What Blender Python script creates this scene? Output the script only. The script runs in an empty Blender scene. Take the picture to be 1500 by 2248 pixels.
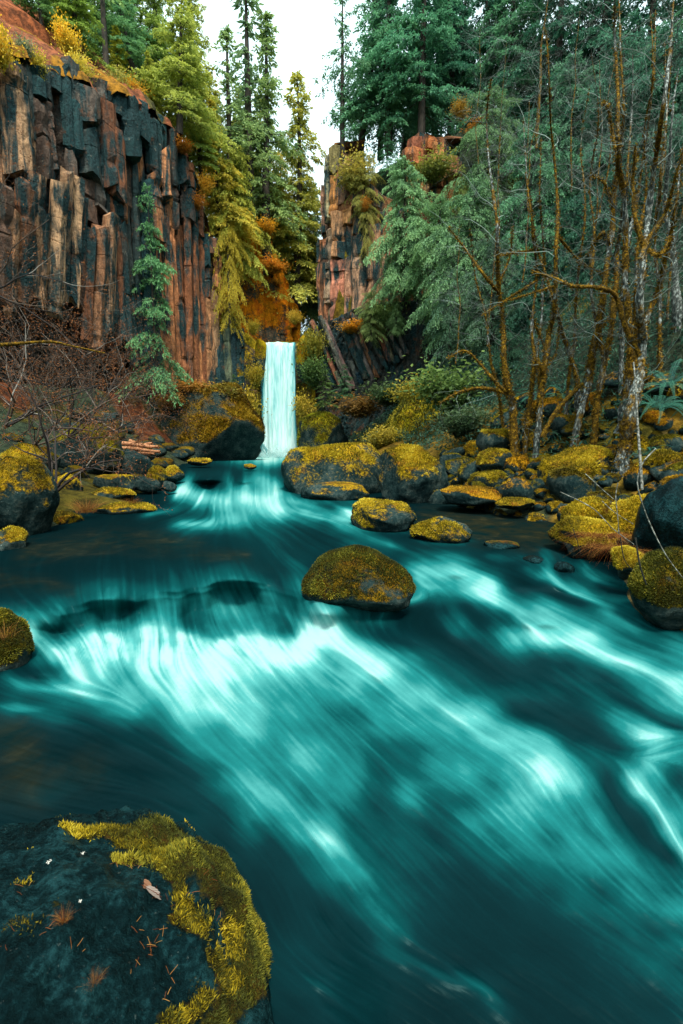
import bpy, bmesh, math, random
import numpy as np
from mathutils import Vector, Matrix
random.seed(7)
R = math.radians
scene = bpy.context.scene
COL = scene.collection

# ------------------------------------------------------------------ camera, sky, sun, exposure
F = 1124.0                     # focal length in photograph pixels (1500 x 2248)
PITCH = R(8.05)
CAMZ = 2.0
cam_data = bpy.data.cameras.new('camera')
cam_data.sensor_fit = 'VERTICAL'
cam_data.sensor_height = 36.0
cam_data.lens = 36.0 * F / 2248.0
cam_data.clip_start = 0.05
cam_data.clip_end = 4000
cam = bpy.data.objects.new('camera', cam_data)
COL.objects.link(cam)
cam.location = (0, 0, CAMZ)
cam.rotation_euler = (math.pi / 2 - PITCH, 0, 0)
scene.camera = cam

SUN_EL, SUN_AZ = R(64), R(168)          # azimuth clockwise from +Y
world = bpy.data.worlds.new('World')
scene.world = world
world.use_nodes = True
wn, wl = world.node_tree.nodes, world.node_tree.links
wn.clear()
wo = wn.new('ShaderNodeOutputWorld')
bg = wn.new('ShaderNodeBackground')
sky = wn.new('ShaderNodeTexSky')
sky.sky_type = 'NISHITA'
sky.sun_disc = False
sky.sun_elevation = SUN_EL
sky.sun_rotation = SUN_AZ
sky.dust_density = 4.0
bg.inputs['Strength'].default_value = 0.06
wl.new(sky.outputs[0], bg.inputs[0])
cloud = wn.new('ShaderNodeBackground')       # even overcast layer
cloud.inputs[0].default_value = (0.78, 1.0, 0.98, 1)
cloud.inputs['Strength'].default_value = 0.85
addw = wn.new('ShaderNodeAddShader')
wl.new(bg.outputs[0], addw.inputs[0]); wl.new(cloud.outputs[0], addw.inputs[1])
wl.new(addw.outputs[0], wo.inputs['Surface'])

sun_data = bpy.data.lights.new('sun', 'SUN')
sun_data.energy = 3.1
sun_data.angle = R(14)
sun_data.color = (1.0, 0.93, 0.8)
sun = bpy.data.objects.new('sun', sun_data)
COL.objects.link(sun)
sd = Vector((math.sin(SUN_AZ) * math.cos(SUN_EL), math.cos(SUN_AZ) * math.cos(SUN_EL), math.sin(SUN_EL)))
sun.rotation_euler = sd.to_track_quat('Z', 'Y').to_euler()

vs = scene.view_settings
scene.display_settings.display_device = 'sRGB'
vs.view_transform = 'Standard'
vs.look = 'None'
vs.exposure = 0.95
vs.gamma = 1.0
vs.use_curve_mapping = False
scene.cycles.use_denoising = True
scene.cycles.max_bounces = 8
scene.cycles.transparent_max_bounces = 16

# ------------------------------------------------------------------ helpers
CP, SP = math.cos(PITCH), math.sin(PITCH)
def W(px, py, d):
    """world point seen at photograph pixel (px, py), d metres ahead of the camera"""
    a, b = (px - 750.0) / F, (1124.0 - py) / F
    dy, dz = CP + b * SP, -SP + b * CP
    return Vector((a * d / dy, d, CAMZ + dz * d / dy))
def MPP(px, py, d):
    """metres per photograph pixel there"""
    b = (1124.0 - py) / F
    return d / (CP + b * SP) / F
def Wz(px, py, z):
    """numpy: points on the height z under pixels"""
    a, b = (px - 750.0) / F, (1124.0 - py) / F
    dy, dz = CP + b * SP, -SP + b * CP
    k = (z - CAMZ) / dz
    return np.stack([a * k, dy * k, z + 0 * a], -1)

def _h(ix, iy, iz, seed):
    n = (ix.astype(np.int64) * 374761393 + iy.astype(np.int64) * 668265263 + iz.astype(np.int64) * 2147483647 + seed * 974634721) & 0xFFFFFFFF
    n = ((n ^ (n >> 13)) * 1274126177) & 0xFFFFFFFF
    n = ((n ^ (n >> 16)) * 2246822519) & 0xFFFFFFFF
    return ((n ^ (n >> 15)) & 0xFFFFFF) / float(0xFFFFFF)
def vnoise(P, seed=0):
    P = np.asarray(P, float)
    I = np.floor(P).astype(np.int64); f = P - I
    u = f * f * f * (f * (f * 6 - 15) + 10)
    x, y, z = I[..., 0], I[..., 1], I[..., 2]
    ux, uy, uz = u[..., 0], u[..., 1], u[..., 2]
    def c(a, b, d): return _h(x + a, y + b, z + d, seed)
    x00 = c(0,0,0) * (1-ux) + c(1,0,0) * ux
    x10 = c(0,1,0) * (1-ux) + c(1,1,0) * ux
    x01 = c(0,0,1) * (1-ux) + c(1,0,1) * ux
    x11 = c(0,1,1) * (1-ux) + c(1,1,1) * ux
    return ((x00 * (1-uy) + x10 * uy) * (1-uz) + (x01 * (1-uy) + x11 * uy) * uz) * 2 - 1
def fbm(P, octv=4, seed=0, gain=0.5):
    P = np.asarray(P, float); a, s, t = 1.0, 0.0, 0.0
    for k in range(octv):
        s = s + a * vnoise(P * (2.03 ** k) + 17.3 * k, seed + k); t += a; a *= gain
    return s / t
def sstep(a, b, x):
    t = np.clip((x - a) / (b - a), 0, 1); return t * t * (3 - 2 * t)
def nrm(v):
    return v / np.maximum(np.linalg.norm(v, axis=-1, keepdims=True), 1e-9)

def mesh_np(name, V, Fs, mat=None, smooth=True, attrs=None):
    """V (n,3); Fs an array of tris or quads, or a list of such arrays"""
    me = bpy.data.meshes.new(name)
    V = np.ascontiguousarray(V, np.float32)
    if not isinstance(Fs, list): Fs = [Fs]
    Fs = [np.asarray(f, np.int32) for f in Fs if len(f)]
    me.vertices.add(len(V)); me.vertices.foreach_set('co', V.ravel())
    li = np.concatenate([f.ravel() for f in Fs])
    lt = np.concatenate([np.full(len(f), f.shape[1], np.int32) for f in Fs])
    ls = np.concatenate([[0], np.cumsum(lt)[:-1]]).astype(np.int32)
    me.loops.add(len(li)); me.loops.foreach_set('vertex_index', li)
    me.polygons.add(len(lt)); me.polygons.foreach_set('loop_start', ls)
    try: me.polygons.foreach_set('loop_total', lt)
    except Exception: pass
    me.polygons.foreach_set('use_smooth', np.full(len(lt), smooth))
    for k, v in (attrs or {}).items():
        v = np.asarray(v, np.float32)
        if v.ndim == 1:
            at = me.attributes.new(k, 'FLOAT', 'POINT'); at.data.foreach_set('value', v)
        else:
            at = me.attributes.new(k, 'FLOAT_COLOR', 'POINT')
            at.data.foreach_set('color', np.concatenate([v, np.ones((len(v), 1), np.float32)], 1).ravel())
    me.update(calc_edges=True); me.validate()
    if mat: me.materials.append(mat)
    return me
def link(name, me, parent=None, color=None, **props):
    o = bpy.data.objects.new(name, me); COL.objects.link(o)
    if parent is not None: o.parent = parent
    if color is not None: o.color = color if len(color) == 4 else (*color, 1)
    for k, v in props.items(): o[k] = v
    return o
def thing(name, label, cat, loc=(0,0,0), group=None, me=None, color=None):
    o = bpy.data.objects.new(name, me); COL.objects.link(o); o.location = loc
    o['label'] = label; o['category'] = cat
    if group: o['group'] = group
    if color is not None: o.color = color if len(color) == 4 else (*color, 1)
    return o

class Mesh:
    """collects tubes / faces into one mesh"""
    def __init__(s): s.V, s.Q, s.T, s.n, s.A = [], [], [], 0, []
    def add(s, V, Q=None, T=None, a=0.0):
        V = np.asarray(V, float)
        if Q is not None and len(Q): s.Q.append(np.asarray(Q) + s.n)
        if T is not None and len(T): s.T.append(np.asarray(T) + s.n)
        s.V.append(V); s.n += len(V)
        s.A.append(np.broadcast_to(np.asarray(a, float), (len(V),)))
    def tube(s, P, r, k=6, a=0.0, cap=True, lump=0.0, seed=0):
        P = np.asarray(P, float); n = len(P); r = np.broadcast_to(np.asarray(r, float), (n,))
        T = np.gradient(P, axis=0) if n > 2 else np.repeat((P[1] - P[0])[None], 2, 0)
        T = nrm(T)
        ref = np.array([0.31, 0.95, 0.1]) if abs(T[0][2]) > 0.8 else np.array([0.05, 0.1, 0.99])
        A = nrm(np.cross(T, ref)); B = np.cross(T, A)
        th = np.arange(k) * 2 * math.pi / k
        V = P[:, None, :] + r[:, None, None] * (np.cos(th)[None, :, None] * A[:, None, :] + np.sin(th)[None, :, None] * B[:, None, :])
        if lump:
            ns = fbm(V * 5.0, 3, seed)[..., None]
            V = V + (V - P[:, None, :]) * ns * lump
        i = np.arange(n - 1)[:, None] * k; j = np.arange(k)[None, :]; j2 = (j + 1) % k
        Q = np.stack([i + j, i + j2, i + k + j2, i + k + j], -1).reshape(-1, 4)
        s.add(V.reshape(-1, 3), Q, None, a)
    def leaves(s, O, D, S, l, w, fold=0.25, a=0.0):
        O, D, S = map(np.asarray, (O, D, S)); n = len(O)
        l = np.broadcast_to(l, (n,))[:, None]; w = np.broadcast_to(w, (n,))[:, None]
        N = np.cross(D, S)
        m = O + D * l * 0.45 - N * w * fold
        V = np.stack([O, m + S * w, O + D * l, m - S * w], 1).reshape(-1, 3)
        Q = np.arange(n * 4).reshape(-1, 4)
        s.add(V, Q, None, np.repeat(np.broadcast_to(a, (n,)), 4))
    def build(s, name, mat, smooth=True, attr='rnd'):
        return mesh_np(name, np.concatenate(s.V), [np.concatenate(x) for x in (s.Q, s.T) if x], mat, smooth, {attr: np.concatenate(s.A)})

# ------------------------------------------------------------------ materials
class N:
    def __init__(s, name):
        s.m = bpy.data.materials.new(name); s.m.use_nodes = True
        s.t = s.m.node_tree; s.t.nodes.clear()
        s.out = s.t.nodes.new('ShaderNodeOutputMaterial')
    def n(s, typ, **kw):
        x = s.t.nodes.new(typ)
        for k, v in kw.items(): setattr(x, k, v)
        return x
    def l(s, a, b): s.t.links.new(a, b)
    def set(s, sock, v):
        if isinstance(v, bpy.types.NodeSocket): s.l(v, sock)
        elif isinstance(v, tuple) and len(v) == 3 and sock.type == 'RGBA': sock.default_value = (*v, 1)
        else: sock.default_value = v
    def coord(s, which='Object'): return s.n('ShaderNodeTexCoord').outputs[which]
    def pos(s): return s.n('ShaderNodeNewGeometry').outputs['Position']
    def attr(s, name, out='Fac', typ='GEOMETRY'):
        x = s.n('ShaderNodeAttribute'); x.attribute_name = name; x.attribute_type = typ; return x.outputs[out]
    def noise(s, vec, scale, detail=4, rough=0.55, dist=0.0, out='Fac'):
        x = s.n('ShaderNodeTexNoise'); s.l(vec, x.inputs['Vector'])
        s.set(x.inputs['Scale'], scale); x.inputs['Detail'].default_value = detail
        x.inputs['Roughness'].default_value = rough; x.inputs['Distortion'].default_value = dist
        return x.outputs[out]
    def mapping(s, vec, scale=(1,1,1), rot=(0,0,0)):
        x = s.n('ShaderNodeMapping'); s.l(vec, x.inputs[0]); x.inputs['Scale'].default_value = scale; x.inputs['Rotation'].default_value = rot
        return x.outputs[0]
    def math(s, op, a, b=0.0, c=0.0, clamp=False):
        x = s.n('ShaderNodeMath', operation=op, use_clamp=clamp)
        s.set(x.inputs[0], a); s.set(x.inputs[1], b)
        if op in ('MULTIPLY_ADD', 'SMOOTH_MIN'): s.set(x.inputs[2], c)
        return x.outputs[0]
    def step(s, v, a, b):
        x = s.n('ShaderNodeMapRange', interpolation_type='SMOOTHSTEP')
        s.l(v, x.inputs[0]); x.inputs[1].default_value = a; x.inputs[2].default_value = b
        return x.outputs[0]
    def mix(s, f, a, b, mode='MIX'):
        x = s.n('ShaderNodeMix', data_type='RGBA', blend_type=mode)
        s.set(x.inputs[0], f); s.set(x.inputs[6], a); s.set(x.inputs[7], b); return x.outputs[2]
    def ramp(s, v, stops):
        x = s.n('ShaderNodeValToRGB'); s.l(v, x.inputs[0]); r = x.color_ramp
        while len(r.elements) < len(stops): r.elements.new(0.5)
        for e, (p, c) in zip(r.elements, stops): e.position = p; e.color = (*c, 1)
        return x.outputs[0]
    def bump(s, h, strength=0.5, dist=0.05):
        x = s.n('ShaderNodeBump'); x.inputs['Strength'].default_value = strength; x.inputs['Distance'].default_value = dist
        s.l(h, x.inputs['Height']); return x.outputs[0]
    def pbsdf(s, col, rough=0.8, normal=None, spec=0.3, **kw):
        x = s.n('ShaderNodeBsdfPrincipled')
        s.set(x.inputs['Base Color'], col); s.set(x.inputs['Roughness'], rough)
        s.set(x.inputs['Specular IOR Level'], spec)
        if normal is not None: s.l(normal, x.inputs['Normal'])
        for k, v in kw.items(): s.set(x.inputs[k], v)
        return x.outputs[0]
    def done(s, sh): s.l(sh, s.out.inputs['Surface']); return s.m

def mat_foliage(name, trans=0.35, nscale=0.55):
    m = N(name)
    oi = m.n('ShaderNodeObjectInfo')
    rnd = m.attr('rnd')
    p = m.pos()
    big = m.noise(p, nscale, 3)
    f = m.math('ADD', m.math('MULTIPLY', rnd, 0.6), m.math('MULTIPLY', big, 0.7))
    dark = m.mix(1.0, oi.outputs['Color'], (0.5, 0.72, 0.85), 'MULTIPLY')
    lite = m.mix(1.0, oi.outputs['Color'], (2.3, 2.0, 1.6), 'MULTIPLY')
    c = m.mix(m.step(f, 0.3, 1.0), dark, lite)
    d = m.pbsdf(c, 0.65, None, 0.25)
    t = m.n('ShaderNodeBsdfTranslucent'); m.l(c, t.inputs[0])
    mx = m.n('ShaderNodeMixShader'); mx.inputs[0].default_value = trans
    m.l(d, mx.inputs[1]); m.l(t.outputs[0], mx.inputs[2])
    return m.done(mx.outputs[0])

def mat_bark():
    m = N('bark')
    p = m.mapping(m.coord(), (1, 1, 0.25))
    n = m.noise(p, 7, 5)
    c = m.ramp(n, [(0.3, (0.012, 0.016, 0.016)), (0.7, (0.07, 0.055, 0.042))])
    return m.done(m.pbsdf(c, 0.9, m.bump(n, 0.6, 0.03)))

def mat_mossbark():
    """mossy alder bark: rnd attribute drives how much moss"""
    m = N('mossy_bark')
    p = m.coord()
    n1 = m.noise(p, 2.2, 4); n2 = m.noise(p, 26, 4); n3 = m.noise(p, 9, 3)
    bark = m.ramp(m.noise(m.mapping(p, (1, 1, 0.4)), 16, 4), [(0.35, (0.02, 0.035, 0.035)), (0.52, (0.09, 0.10, 0.09)), (0.62, (0.32, 0.38, 0.36))])
    moss = m.ramp(m.math('ADD', m.math('MULTIPLY', n2, 0.5), m.math('MULTIPLY', n3, 0.5)), [(0.36, (0.012, 0.012, 0.003)), (0.5, (0.070, 0.040, 0.004)), (0.62, (0.27, 0.155, 0.009))])
    k = m.step(m.math('ADD', n1, m.attr('rnd')), 0.66, 0.86)
    c = m.mix(k, bark, moss)
    return m.done(m.pbsdf(c, 0.95, m.bump(n2, 1.0, 0.04), 0.15))

def mat_rock(name, c0, c1, c2, moss0, moss1, lich=0.5, scale=1.0, rough=0.75, spec=0.1):
    m = N(name)
    p = m.pos()
    n1 = m.noise(p, 1.3 * scale, 6, 0.62); n2 = m.noise(p, 9 * scale, 7, 0.7); n3 = m.noise(p, 40 * scale, 3)
    rock = m.ramp(m.math('ADD', m.math('MULTIPLY', n1, 0.5), m.math('MULTIPLY', n2, 0.5)), [(0.40, c0), (0.5, c1), (0.60, c2)])
    li = m.step(m.noise(p, 14 * scale, 3, 0.7), 0.66, 0.72)
    rock = m.mix(m.math('MULTIPLY', li, lich), rock, (0.30, 0.36, 0.33))
    f = m.math('ADD', m.math('MULTIPLY', n2, 0.55), m.math('MULTIPLY', n3, 0.45))
    brown = m.mix(m.step(m.noise(p, 2.1 * scale, 5, 0.65), 0.46, 0.6), moss0, (0.14, 0.05, 0.006))
    moss = m.mix(m.step(m.math('ADD', f, m.math('MULTIPLY', m.math('SUBTRACT', m.noise(p, 1.1 * scale, 4), 0.5), 0.5)), 0.38, 0.66), brown, moss1)
    oi = m.n('ShaderNodeObjectInfo')
    moss = m.mix(1.0, moss, oi.outputs['Color'], 'MULTIPLY')
    k = m.step(m.math('ADD', m.attr('moss'), m.math('MULTIPLY', m.math('SUBTRACT', n2, 0.5), 0.9)), 0.38, 0.6)
    c = m.mix(k, rock, moss)
    h = m.math('ADD', m.math('MULTIPLY', n2, 0.6), m.math('MULTIPLY', m.math('MULTIPLY', n3, k), 0.5))
    rg = m.math('ADD', m.math('MULTIPLY', k, 0.95 - rough), rough)
    return m.done(m.pbsdf(c, rg, m.bump(h, 1.0, 0.06 / scale if scale < 2 else 0.05), spec, **{'Specular Tint': (0.25, 0.85, 0.9, 1)}))

def mat_basalt():
    m = N('basalt')
    p = m.pos(); oi = m.n('ShaderNodeObjectInfo')
    ps = m.mapping(p, (1.0, 1.0, 0.16)); pm = m.mapping(p, (1.0, 1.0, 0.5))
    s1 = m.noise(ps, 1.2, 6, 0.65, 0.6); s2 = m.noise(pm, 2.6, 6, 0.7, 0.5); b = m.noise(p, 0.28, 4); fine = m.noise(p, 6, 6, 0.7)
    base = m.mix(m.step(s2, 0.38, 0.64), m.mix(1.0, oi.outputs['Color'], (0.62, 0.6, 0.6), 'MULTIPLY'), m.mix(1.0, oi.outputs['Color'], (1.45, 1.4, 1.35), 'MULTIPLY'))
    teal = m.ramp(fine, [(0.35, (0.004, 0.015, 0.018)), (0.65, (0.026, 0.066, 0.070))])
    k = m.step(m.math('ADD', m.math('MULTIPLY', s1, 0.75), m.math('MULTIPLY', b, 0.45)), 0.55, 0.68)
    c = m.mix(k, base, teal)
    rust = m.step(m.math('ADD', m.noise(p, 0.7, 6, 0.7), m.math('MULTIPLY', s2, 0.25)), 0.69, 0.78)
    c = m.mix(m.math('MULTIPLY', rust, 0.5), c, (0.17, 0.06, 0.02))
    c = m.mix(m.math('MULTIPLY', m.step(m.noise(p, 2.4, 5, 0.7), 0.62, 0.68), 0.4), c, (0.34, 0.29, 0.21))
    c = m.mix(m.math('MULTIPLY', m.step(fine, 0.44, 0.32), 0.6), c, (0.01, 0.012, 0.012))
    h = m.math('ADD', m.math('MULTIPLY', s2, 0.7), m.math('MULTIPLY', fine, 0.6))
    return m.done(m.pbsdf(c, 0.75, m.bump(h, 1.0, 0.28), 0.12))

def mat_ground():
    m = N('ground_cover')
    p = m.pos()
    c = m.attr('tint', 'Color')
    n = m.noise(p, 1.8, 6, 0.65); n2 = m.noise(p, 9, 4)
    c = m.mix(m.step(n, 0.35, 0.68), m.mix(1.0, c, (0.35, 0.38, 0.4), 'MULTIPLY'), m.mix(1.0, c, (1.5, 1.4, 1.2), 'MULTIPLY'))
    return m.done(m.pbsdf(c, 0.95, m.bump(m.math('ADD', n, m.math('MULTIPLY', n2, 0.5)), 1.0, 0.15), 0.1))

def mat_water():
    m = N('river_water')
    fm = m.attr('foam'); st = m.attr('streak'); bed = m.attr('shallow')
    fine = m.noise(m.pos(), 30, 3, 0.6)
    f = m.math('ADD', fm, m.math('MULTIPLY', m.math('SUBTRACT', fine, 0.5), 0.035), clamp=True)
    c = m.ramp(f, [(0.0, (0.0004, 0.0052, 0.0068)), (0.2, (0.0008, 0.0135, 0.0165)), (0.42, (0.0016, 0.040, 0.043)), (0.64, (0.0075, 0.110, 0.113)), (0.82, (0.050, 0.225, 0.223)), (1.0, (0.22, 0.40, 0.39))])
    bedc = m.ramp(m.noise(m.pos(), 1.4, 5, 0.65, 0.5), [(0.35, (0.002, 0.008, 0.007)), (0.55, (0.016, 0.014, 0.004)), (0.7, (0.045, 0.036, 0.012))])
    c = m.mix(m.math('MULTIPLY', bed, m.math('SUBTRACT', 1.0, m.step(f, 0.1, 0.4))), c, bedc)
    nr = m.bump(st, 0.05, 0.05)
    d = m.n('ShaderNodeBsdfDiffuse'); m.l(c, d.inputs[0])
    g = m.n('ShaderNodeBsdfGlossy'); g.inputs['Color'].default_value = (0.45, 0.92, 0.95, 1); g.inputs['Roughness'].default_value = 0.3
    m.l(nr, g.inputs['Normal'])
    lw = m.n('ShaderNodeLayerWeight'); lw.inputs[0].default_value = 0.35
    mx = m.n('ShaderNodeMixShader'); m.l(m.math('MULTIPLY', m.math('ADD', m.math('MULTIPLY', lw.outputs['Facing'], 0.022), 0.002), m.math('SUBTRACT', 1.0, m.step(f, 0.1, 0.6))), mx.inputs[0])
    m.l(d.outputs[0], mx.inputs[1]); m.l(g.outputs[0], mx.inputs[2])
    return m.done(mx.outputs[0])

def mat_fall():
    m = N('falling_water')
    p = m.coord()
    s1 = m.noise(m.mapping(p, (1, 1, 0.02)), 2.6, 6, 0.7); s2 = m.noise(m.mapping(p, (1, 1, 0.05)), 6, 4)
    f = m.math('ADD', m.math('MULTIPLY', s1, 0.65), m.math('MULTIPLY', s2, 0.35))
    f = m.math('ADD', f, m.attr('dens'))
    c = m.ramp(f, [(0.36, (0.015, 0.13, 0.15)), (0.5, (0.085, 0.32, 0.345)), (0.64, (0.27, 0.54, 0.55)), (0.82, (0.55, 0.74, 0.74))])
    d = m.pbsdf(c, 0.6, m.bump(s2, 0.4, 0.1), 0.1)
    t = m.n('ShaderNodeBsdfTransparent')
    mx = m.n('ShaderNodeMixShader'); m.l(m.step(f, 0.12, 0.36), mx.inputs[0])
    m.l(t.outputs[0], mx.inputs[1]); m.l(d, mx.inputs[2])
    return m.done(mx.outputs[0])

def mat_spray():
    m = N('water_spray')
    d = m.n('ShaderNodeBsdfDiffuse'); d.inputs[0].default_value = (0.42, 0.62, 0.62, 1)
    t = m.n('ShaderNodeBsdfTransparent')
    mx = m.n('ShaderNodeMixShader'); m.l(m.math('MULTIPLY', m.attr('dens'), m.step(m.noise(m.pos(), 2.2, 4), 0.2, 0.75), clamp=True), mx.inputs[0])
    m.l(t.outputs[0], mx.inputs[1]); m.l(d.outputs[0], mx.inputs[2])
    return m.done(mx.outputs[0])

def mat_rnd(name, stops, rough=0.8, trans=0.0, tinted=False):
    m = N(name)
    c = m.ramp(m.attr('rnd'), stops)
    if tinted: c = m.mix(1.0, c, m.n('ShaderNodeObjectInfo').outputs['Color'], 'MULTIPLY')
    d = m.pbsdf(c, rough, None, 0.2)
    if trans:
        t = m.n('ShaderNodeBsdfTranslucent'); m.l(c, t.inputs[0])
        mx = m.n('ShaderNodeMixShader'); mx.inputs[0].default_value = trans
        m.l(d, mx.inputs[1]); m.l(t.outputs[0], mx.inputs[2]); d = mx.outputs[0]
    return m.done(d)
def mat_noise(name, stops, scale=6, stretch=(1,1,1), rough=0.85, bump=0.4):
    m = N(name)
    n = m.noise(m.mapping(m.coord(), stretch), scale, 5)
    return m.done(m.pbsdf(m.ramp(n, stops), rough, m.bump(n, bump, 0.03), 0.2))

M = {}
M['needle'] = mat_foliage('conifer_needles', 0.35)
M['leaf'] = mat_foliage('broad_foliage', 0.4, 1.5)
M['bark'] = mat_bark()
M['mossbark'] = mat_mossbark()
M['rock'] = mat_rock('boulder_rock', (0.003, 0.008, 0.009), (0.011, 0.023, 0.023), (0.042, 0.058, 0.052), (0.045, 0.034, 0.003), (0.40, 0.26, 0.008), 0.35)
M['rockdry'] = mat_rock('talus_rock', (0.02, 0.024, 0.022), (0.07, 0.055, 0.04), (0.18, 0.12, 0.08), (0.05, 0.04, 0.005), (0.22, 0.16, 0.015), 0.4)
M['rockwet'] = mat_rock('wet_rock', (0.0005, 0.0016, 0.0020), (0.0014, 0.0070, 0.0085), (0.007, 0.030, 0.034), (0.02, 0.018, 0.003), (0.12, 0.09, 0.005), 0.10, 2.4, 0.33, 0.12)
M['mosswall'] = mat_rock('mossy_cliff_rock', (0.008, 0.026, 0.028), (0.06, 0.045, 0.03), (0.20, 0.12, 0.07), (0.06, 0.06, 0.006), (0.34, 0.22, 0.012), 0.3, 0.5)
M['basalt'] = mat_basalt()
M['ground'] = mat_ground()
M['water'] = mat_water()
M['fall'] = mat_fall()
M['spray'] = mat_spray()
M['moss'] = mat_rnd('moss_blades', [(0.0, (0.035, 0.030, 0.003)), (0.4, (0.15, 0.12, 0.006)), (0.75, (0.42, 0.31, 0.012)), (1.0, (0.62, 0.50, 0.05))], 0.8, 0.25, True)
M['mossdark'] = mat_rnd('dark_moss_blades', [(0.0, (0.012, 0.016, 0.003)), (0.5, (0.05, 0.055, 0.006)), (0.85, (0.13, 0.13, 0.012)), (1.0, (0.30, 0.25, 0.02))], 0.8, 0.2, True)
M['straw'] = mat_rnd('dry_grass', [(0.0, (0.10, 0.022, 0.006)), (0.5, (0.24, 0.075, 0.014)), (1.0, (0.46, 0.25, 0.06))], 0.85, 0.2)
M['twig'] = mat_rnd('bare_twig', [(0.0, (0.022, 0.020, 0.020)), (0.5, (0.055, 0.042, 0.034)), (0.8, (0.10, 0.07, 0.05)), (1.0, (0.28, 0.27, 0.24))], 0.85)
M['bud'] = mat_rnd('twig_buds', [(0.0, (0.08, 0.030, 0.012)), (1.0, (0.24, 0.085, 0.022))], 0.85)
M['paletwig'] = mat_rnd('pale_twig', [(0.0, (0.03, 0.04, 0.035)), (0.6, (0.075, 0.095, 0.083)), (1.0, (0.22, 0.30, 0.27))], 0.85)
M['wood'] = mat_noise('weathered_driftwood', [(0.3, (0.16, 0.06, 0.025)), (0.7, (0.45, 0.22, 0.11))], 5, (1, 1, 0.1))
M['birch'] = mat_noise('pale_lichen_bark', [(0.35, (0.03, 0.035, 0.03)), (0.5, (0.14, 0.15, 0.13)), (0.65, (0.34, 0.36, 0.33))], 11, (1, 1, 1.6))
M['darktwig'] = mat_noise('wet_dark_twig', [(0.3, (0.006, 0.010, 0.010)), (0.7, (0.03, 0.03, 0.025))], 9)
M['fern'] = mat_foliage('fern_fronds', 0.35, 2.0)

# ------------------------------------------------------------------ the lie of the land
def IP(v, xs, ys): return np.interp(v, xs, ys)
def x_left(y):  return IP(y, [-10, 0, 4, 8, 12.4, 14.4, 18, 26, 38, 48, 60], [-5, -5.5, -6, -6.8, -7.7, -7.9, -7.3, -9.4, -12.4, -13, -12])
def x_right(y): return IP(y, [-10, 0, 6, 8, 9.5, 11, 13, 15, 17, 19, 24, 30, 40, 50, 60], [5, 4.6, 4.4, 5.0, 5.6, 5.9, 6.2, 6.5, 5.2, 4.0, 2.6, 1.6, 0.2, -1.5, -3.0])
def x_wall(y):  return IP(y, [-20, 12, 22, 30, 36, 41, 46, 52, 57, 60.2], [-46, -38, -33, -28.5, -24.5, -22, -19.5, -17.2, -15.2, -13.6])
def stage(y):   return IP(y, [-10, 0, 2.6, 4, 7.7, 8.1, 24, 30, 34], [-1.8, -1.6, -1.5, -1.35, -1.1, -0.62, -0.45, -0.3, 0.0])
def c_top(y):   return IP(y, [-20, 0, 36, 46, 52.5, 57, 60.2], [20, 22.6, 26.8, 30.6, 32.6, 29.0, 24])
def terrain(x, y):
    x = np.asarray(x, float); y = np.asarray(y, float)
    sg = stage(y); xl, xr, xw = x_left(y), x_right(y), x_wall(y)
    tr, tl = x - xr, xl - x
    zr = sg + IP(tr, [-2, 0, 1.9, 4.4, 7, 40, 120], [-1.1, -0.15, 0.9, 1.95, 4.0, 40, 62])
    u = tl / np.maximum(xl - xw, 1.0)
    zl = sg + IP(u, [-0.3, 0, 0.15, 0.5, 0.8, 1.0], [-1.1, -0.15, 0.7, 1.6, 3.2, 6.0])
    behind = xw - 5.5 - x
    zl = np.where(behind > 0, c_top(y) + IP(behind, [0, 8, 36, 120], [4.4, 10.5, 24, 40]), zl)
    front = np.where(tl > -1.5, zl, np.where(tr > -2, zr, sg - 1.1))
    # upper canyon behind the waterfall
    xl2 = IP(y, [61, 66, 75, 95, 160], [-11.5, -10.5, -9.5, -7, -5]); xr2 = IP(y, [61, 66, 75, 95, 160], [-2.0, 0.2, 0.2, 0.0, 0])
    fl = IP(y, [61, 74, 78, 160], [12.2, 12.4, 16.5, 20])
    a, b = xl2 - x, x - xr2
    back = fl + np.where(a > 0, IP(a, [0, 2, 5, 20, 120], [0, 5, 11, 20, 50]), np.where(b > 0, IP(b, [0, 2.0, 5, 20, 120], [0, 13, 19.0, 26, 60]), 0))
    w = sstep(60.6, 61.8, y)
    z = front * (1 - w) + back * w
    P = np.stack([x, y, 0 * x], -1)
    amp = np.where((tl > 0.3) | (tr > 0.3) | (y > 62), 1.0, 0.15)
    z = z + amp * (fbm(P * 0.35, 4, 3) * 0.45 + fbm(P * 0.09, 2, 9) * 0.8 * (np.abs(x) > 14))
    far = sstep(150, 420, np.hypot(x, y))
    return z * (1 - far) + 25 * far

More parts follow.
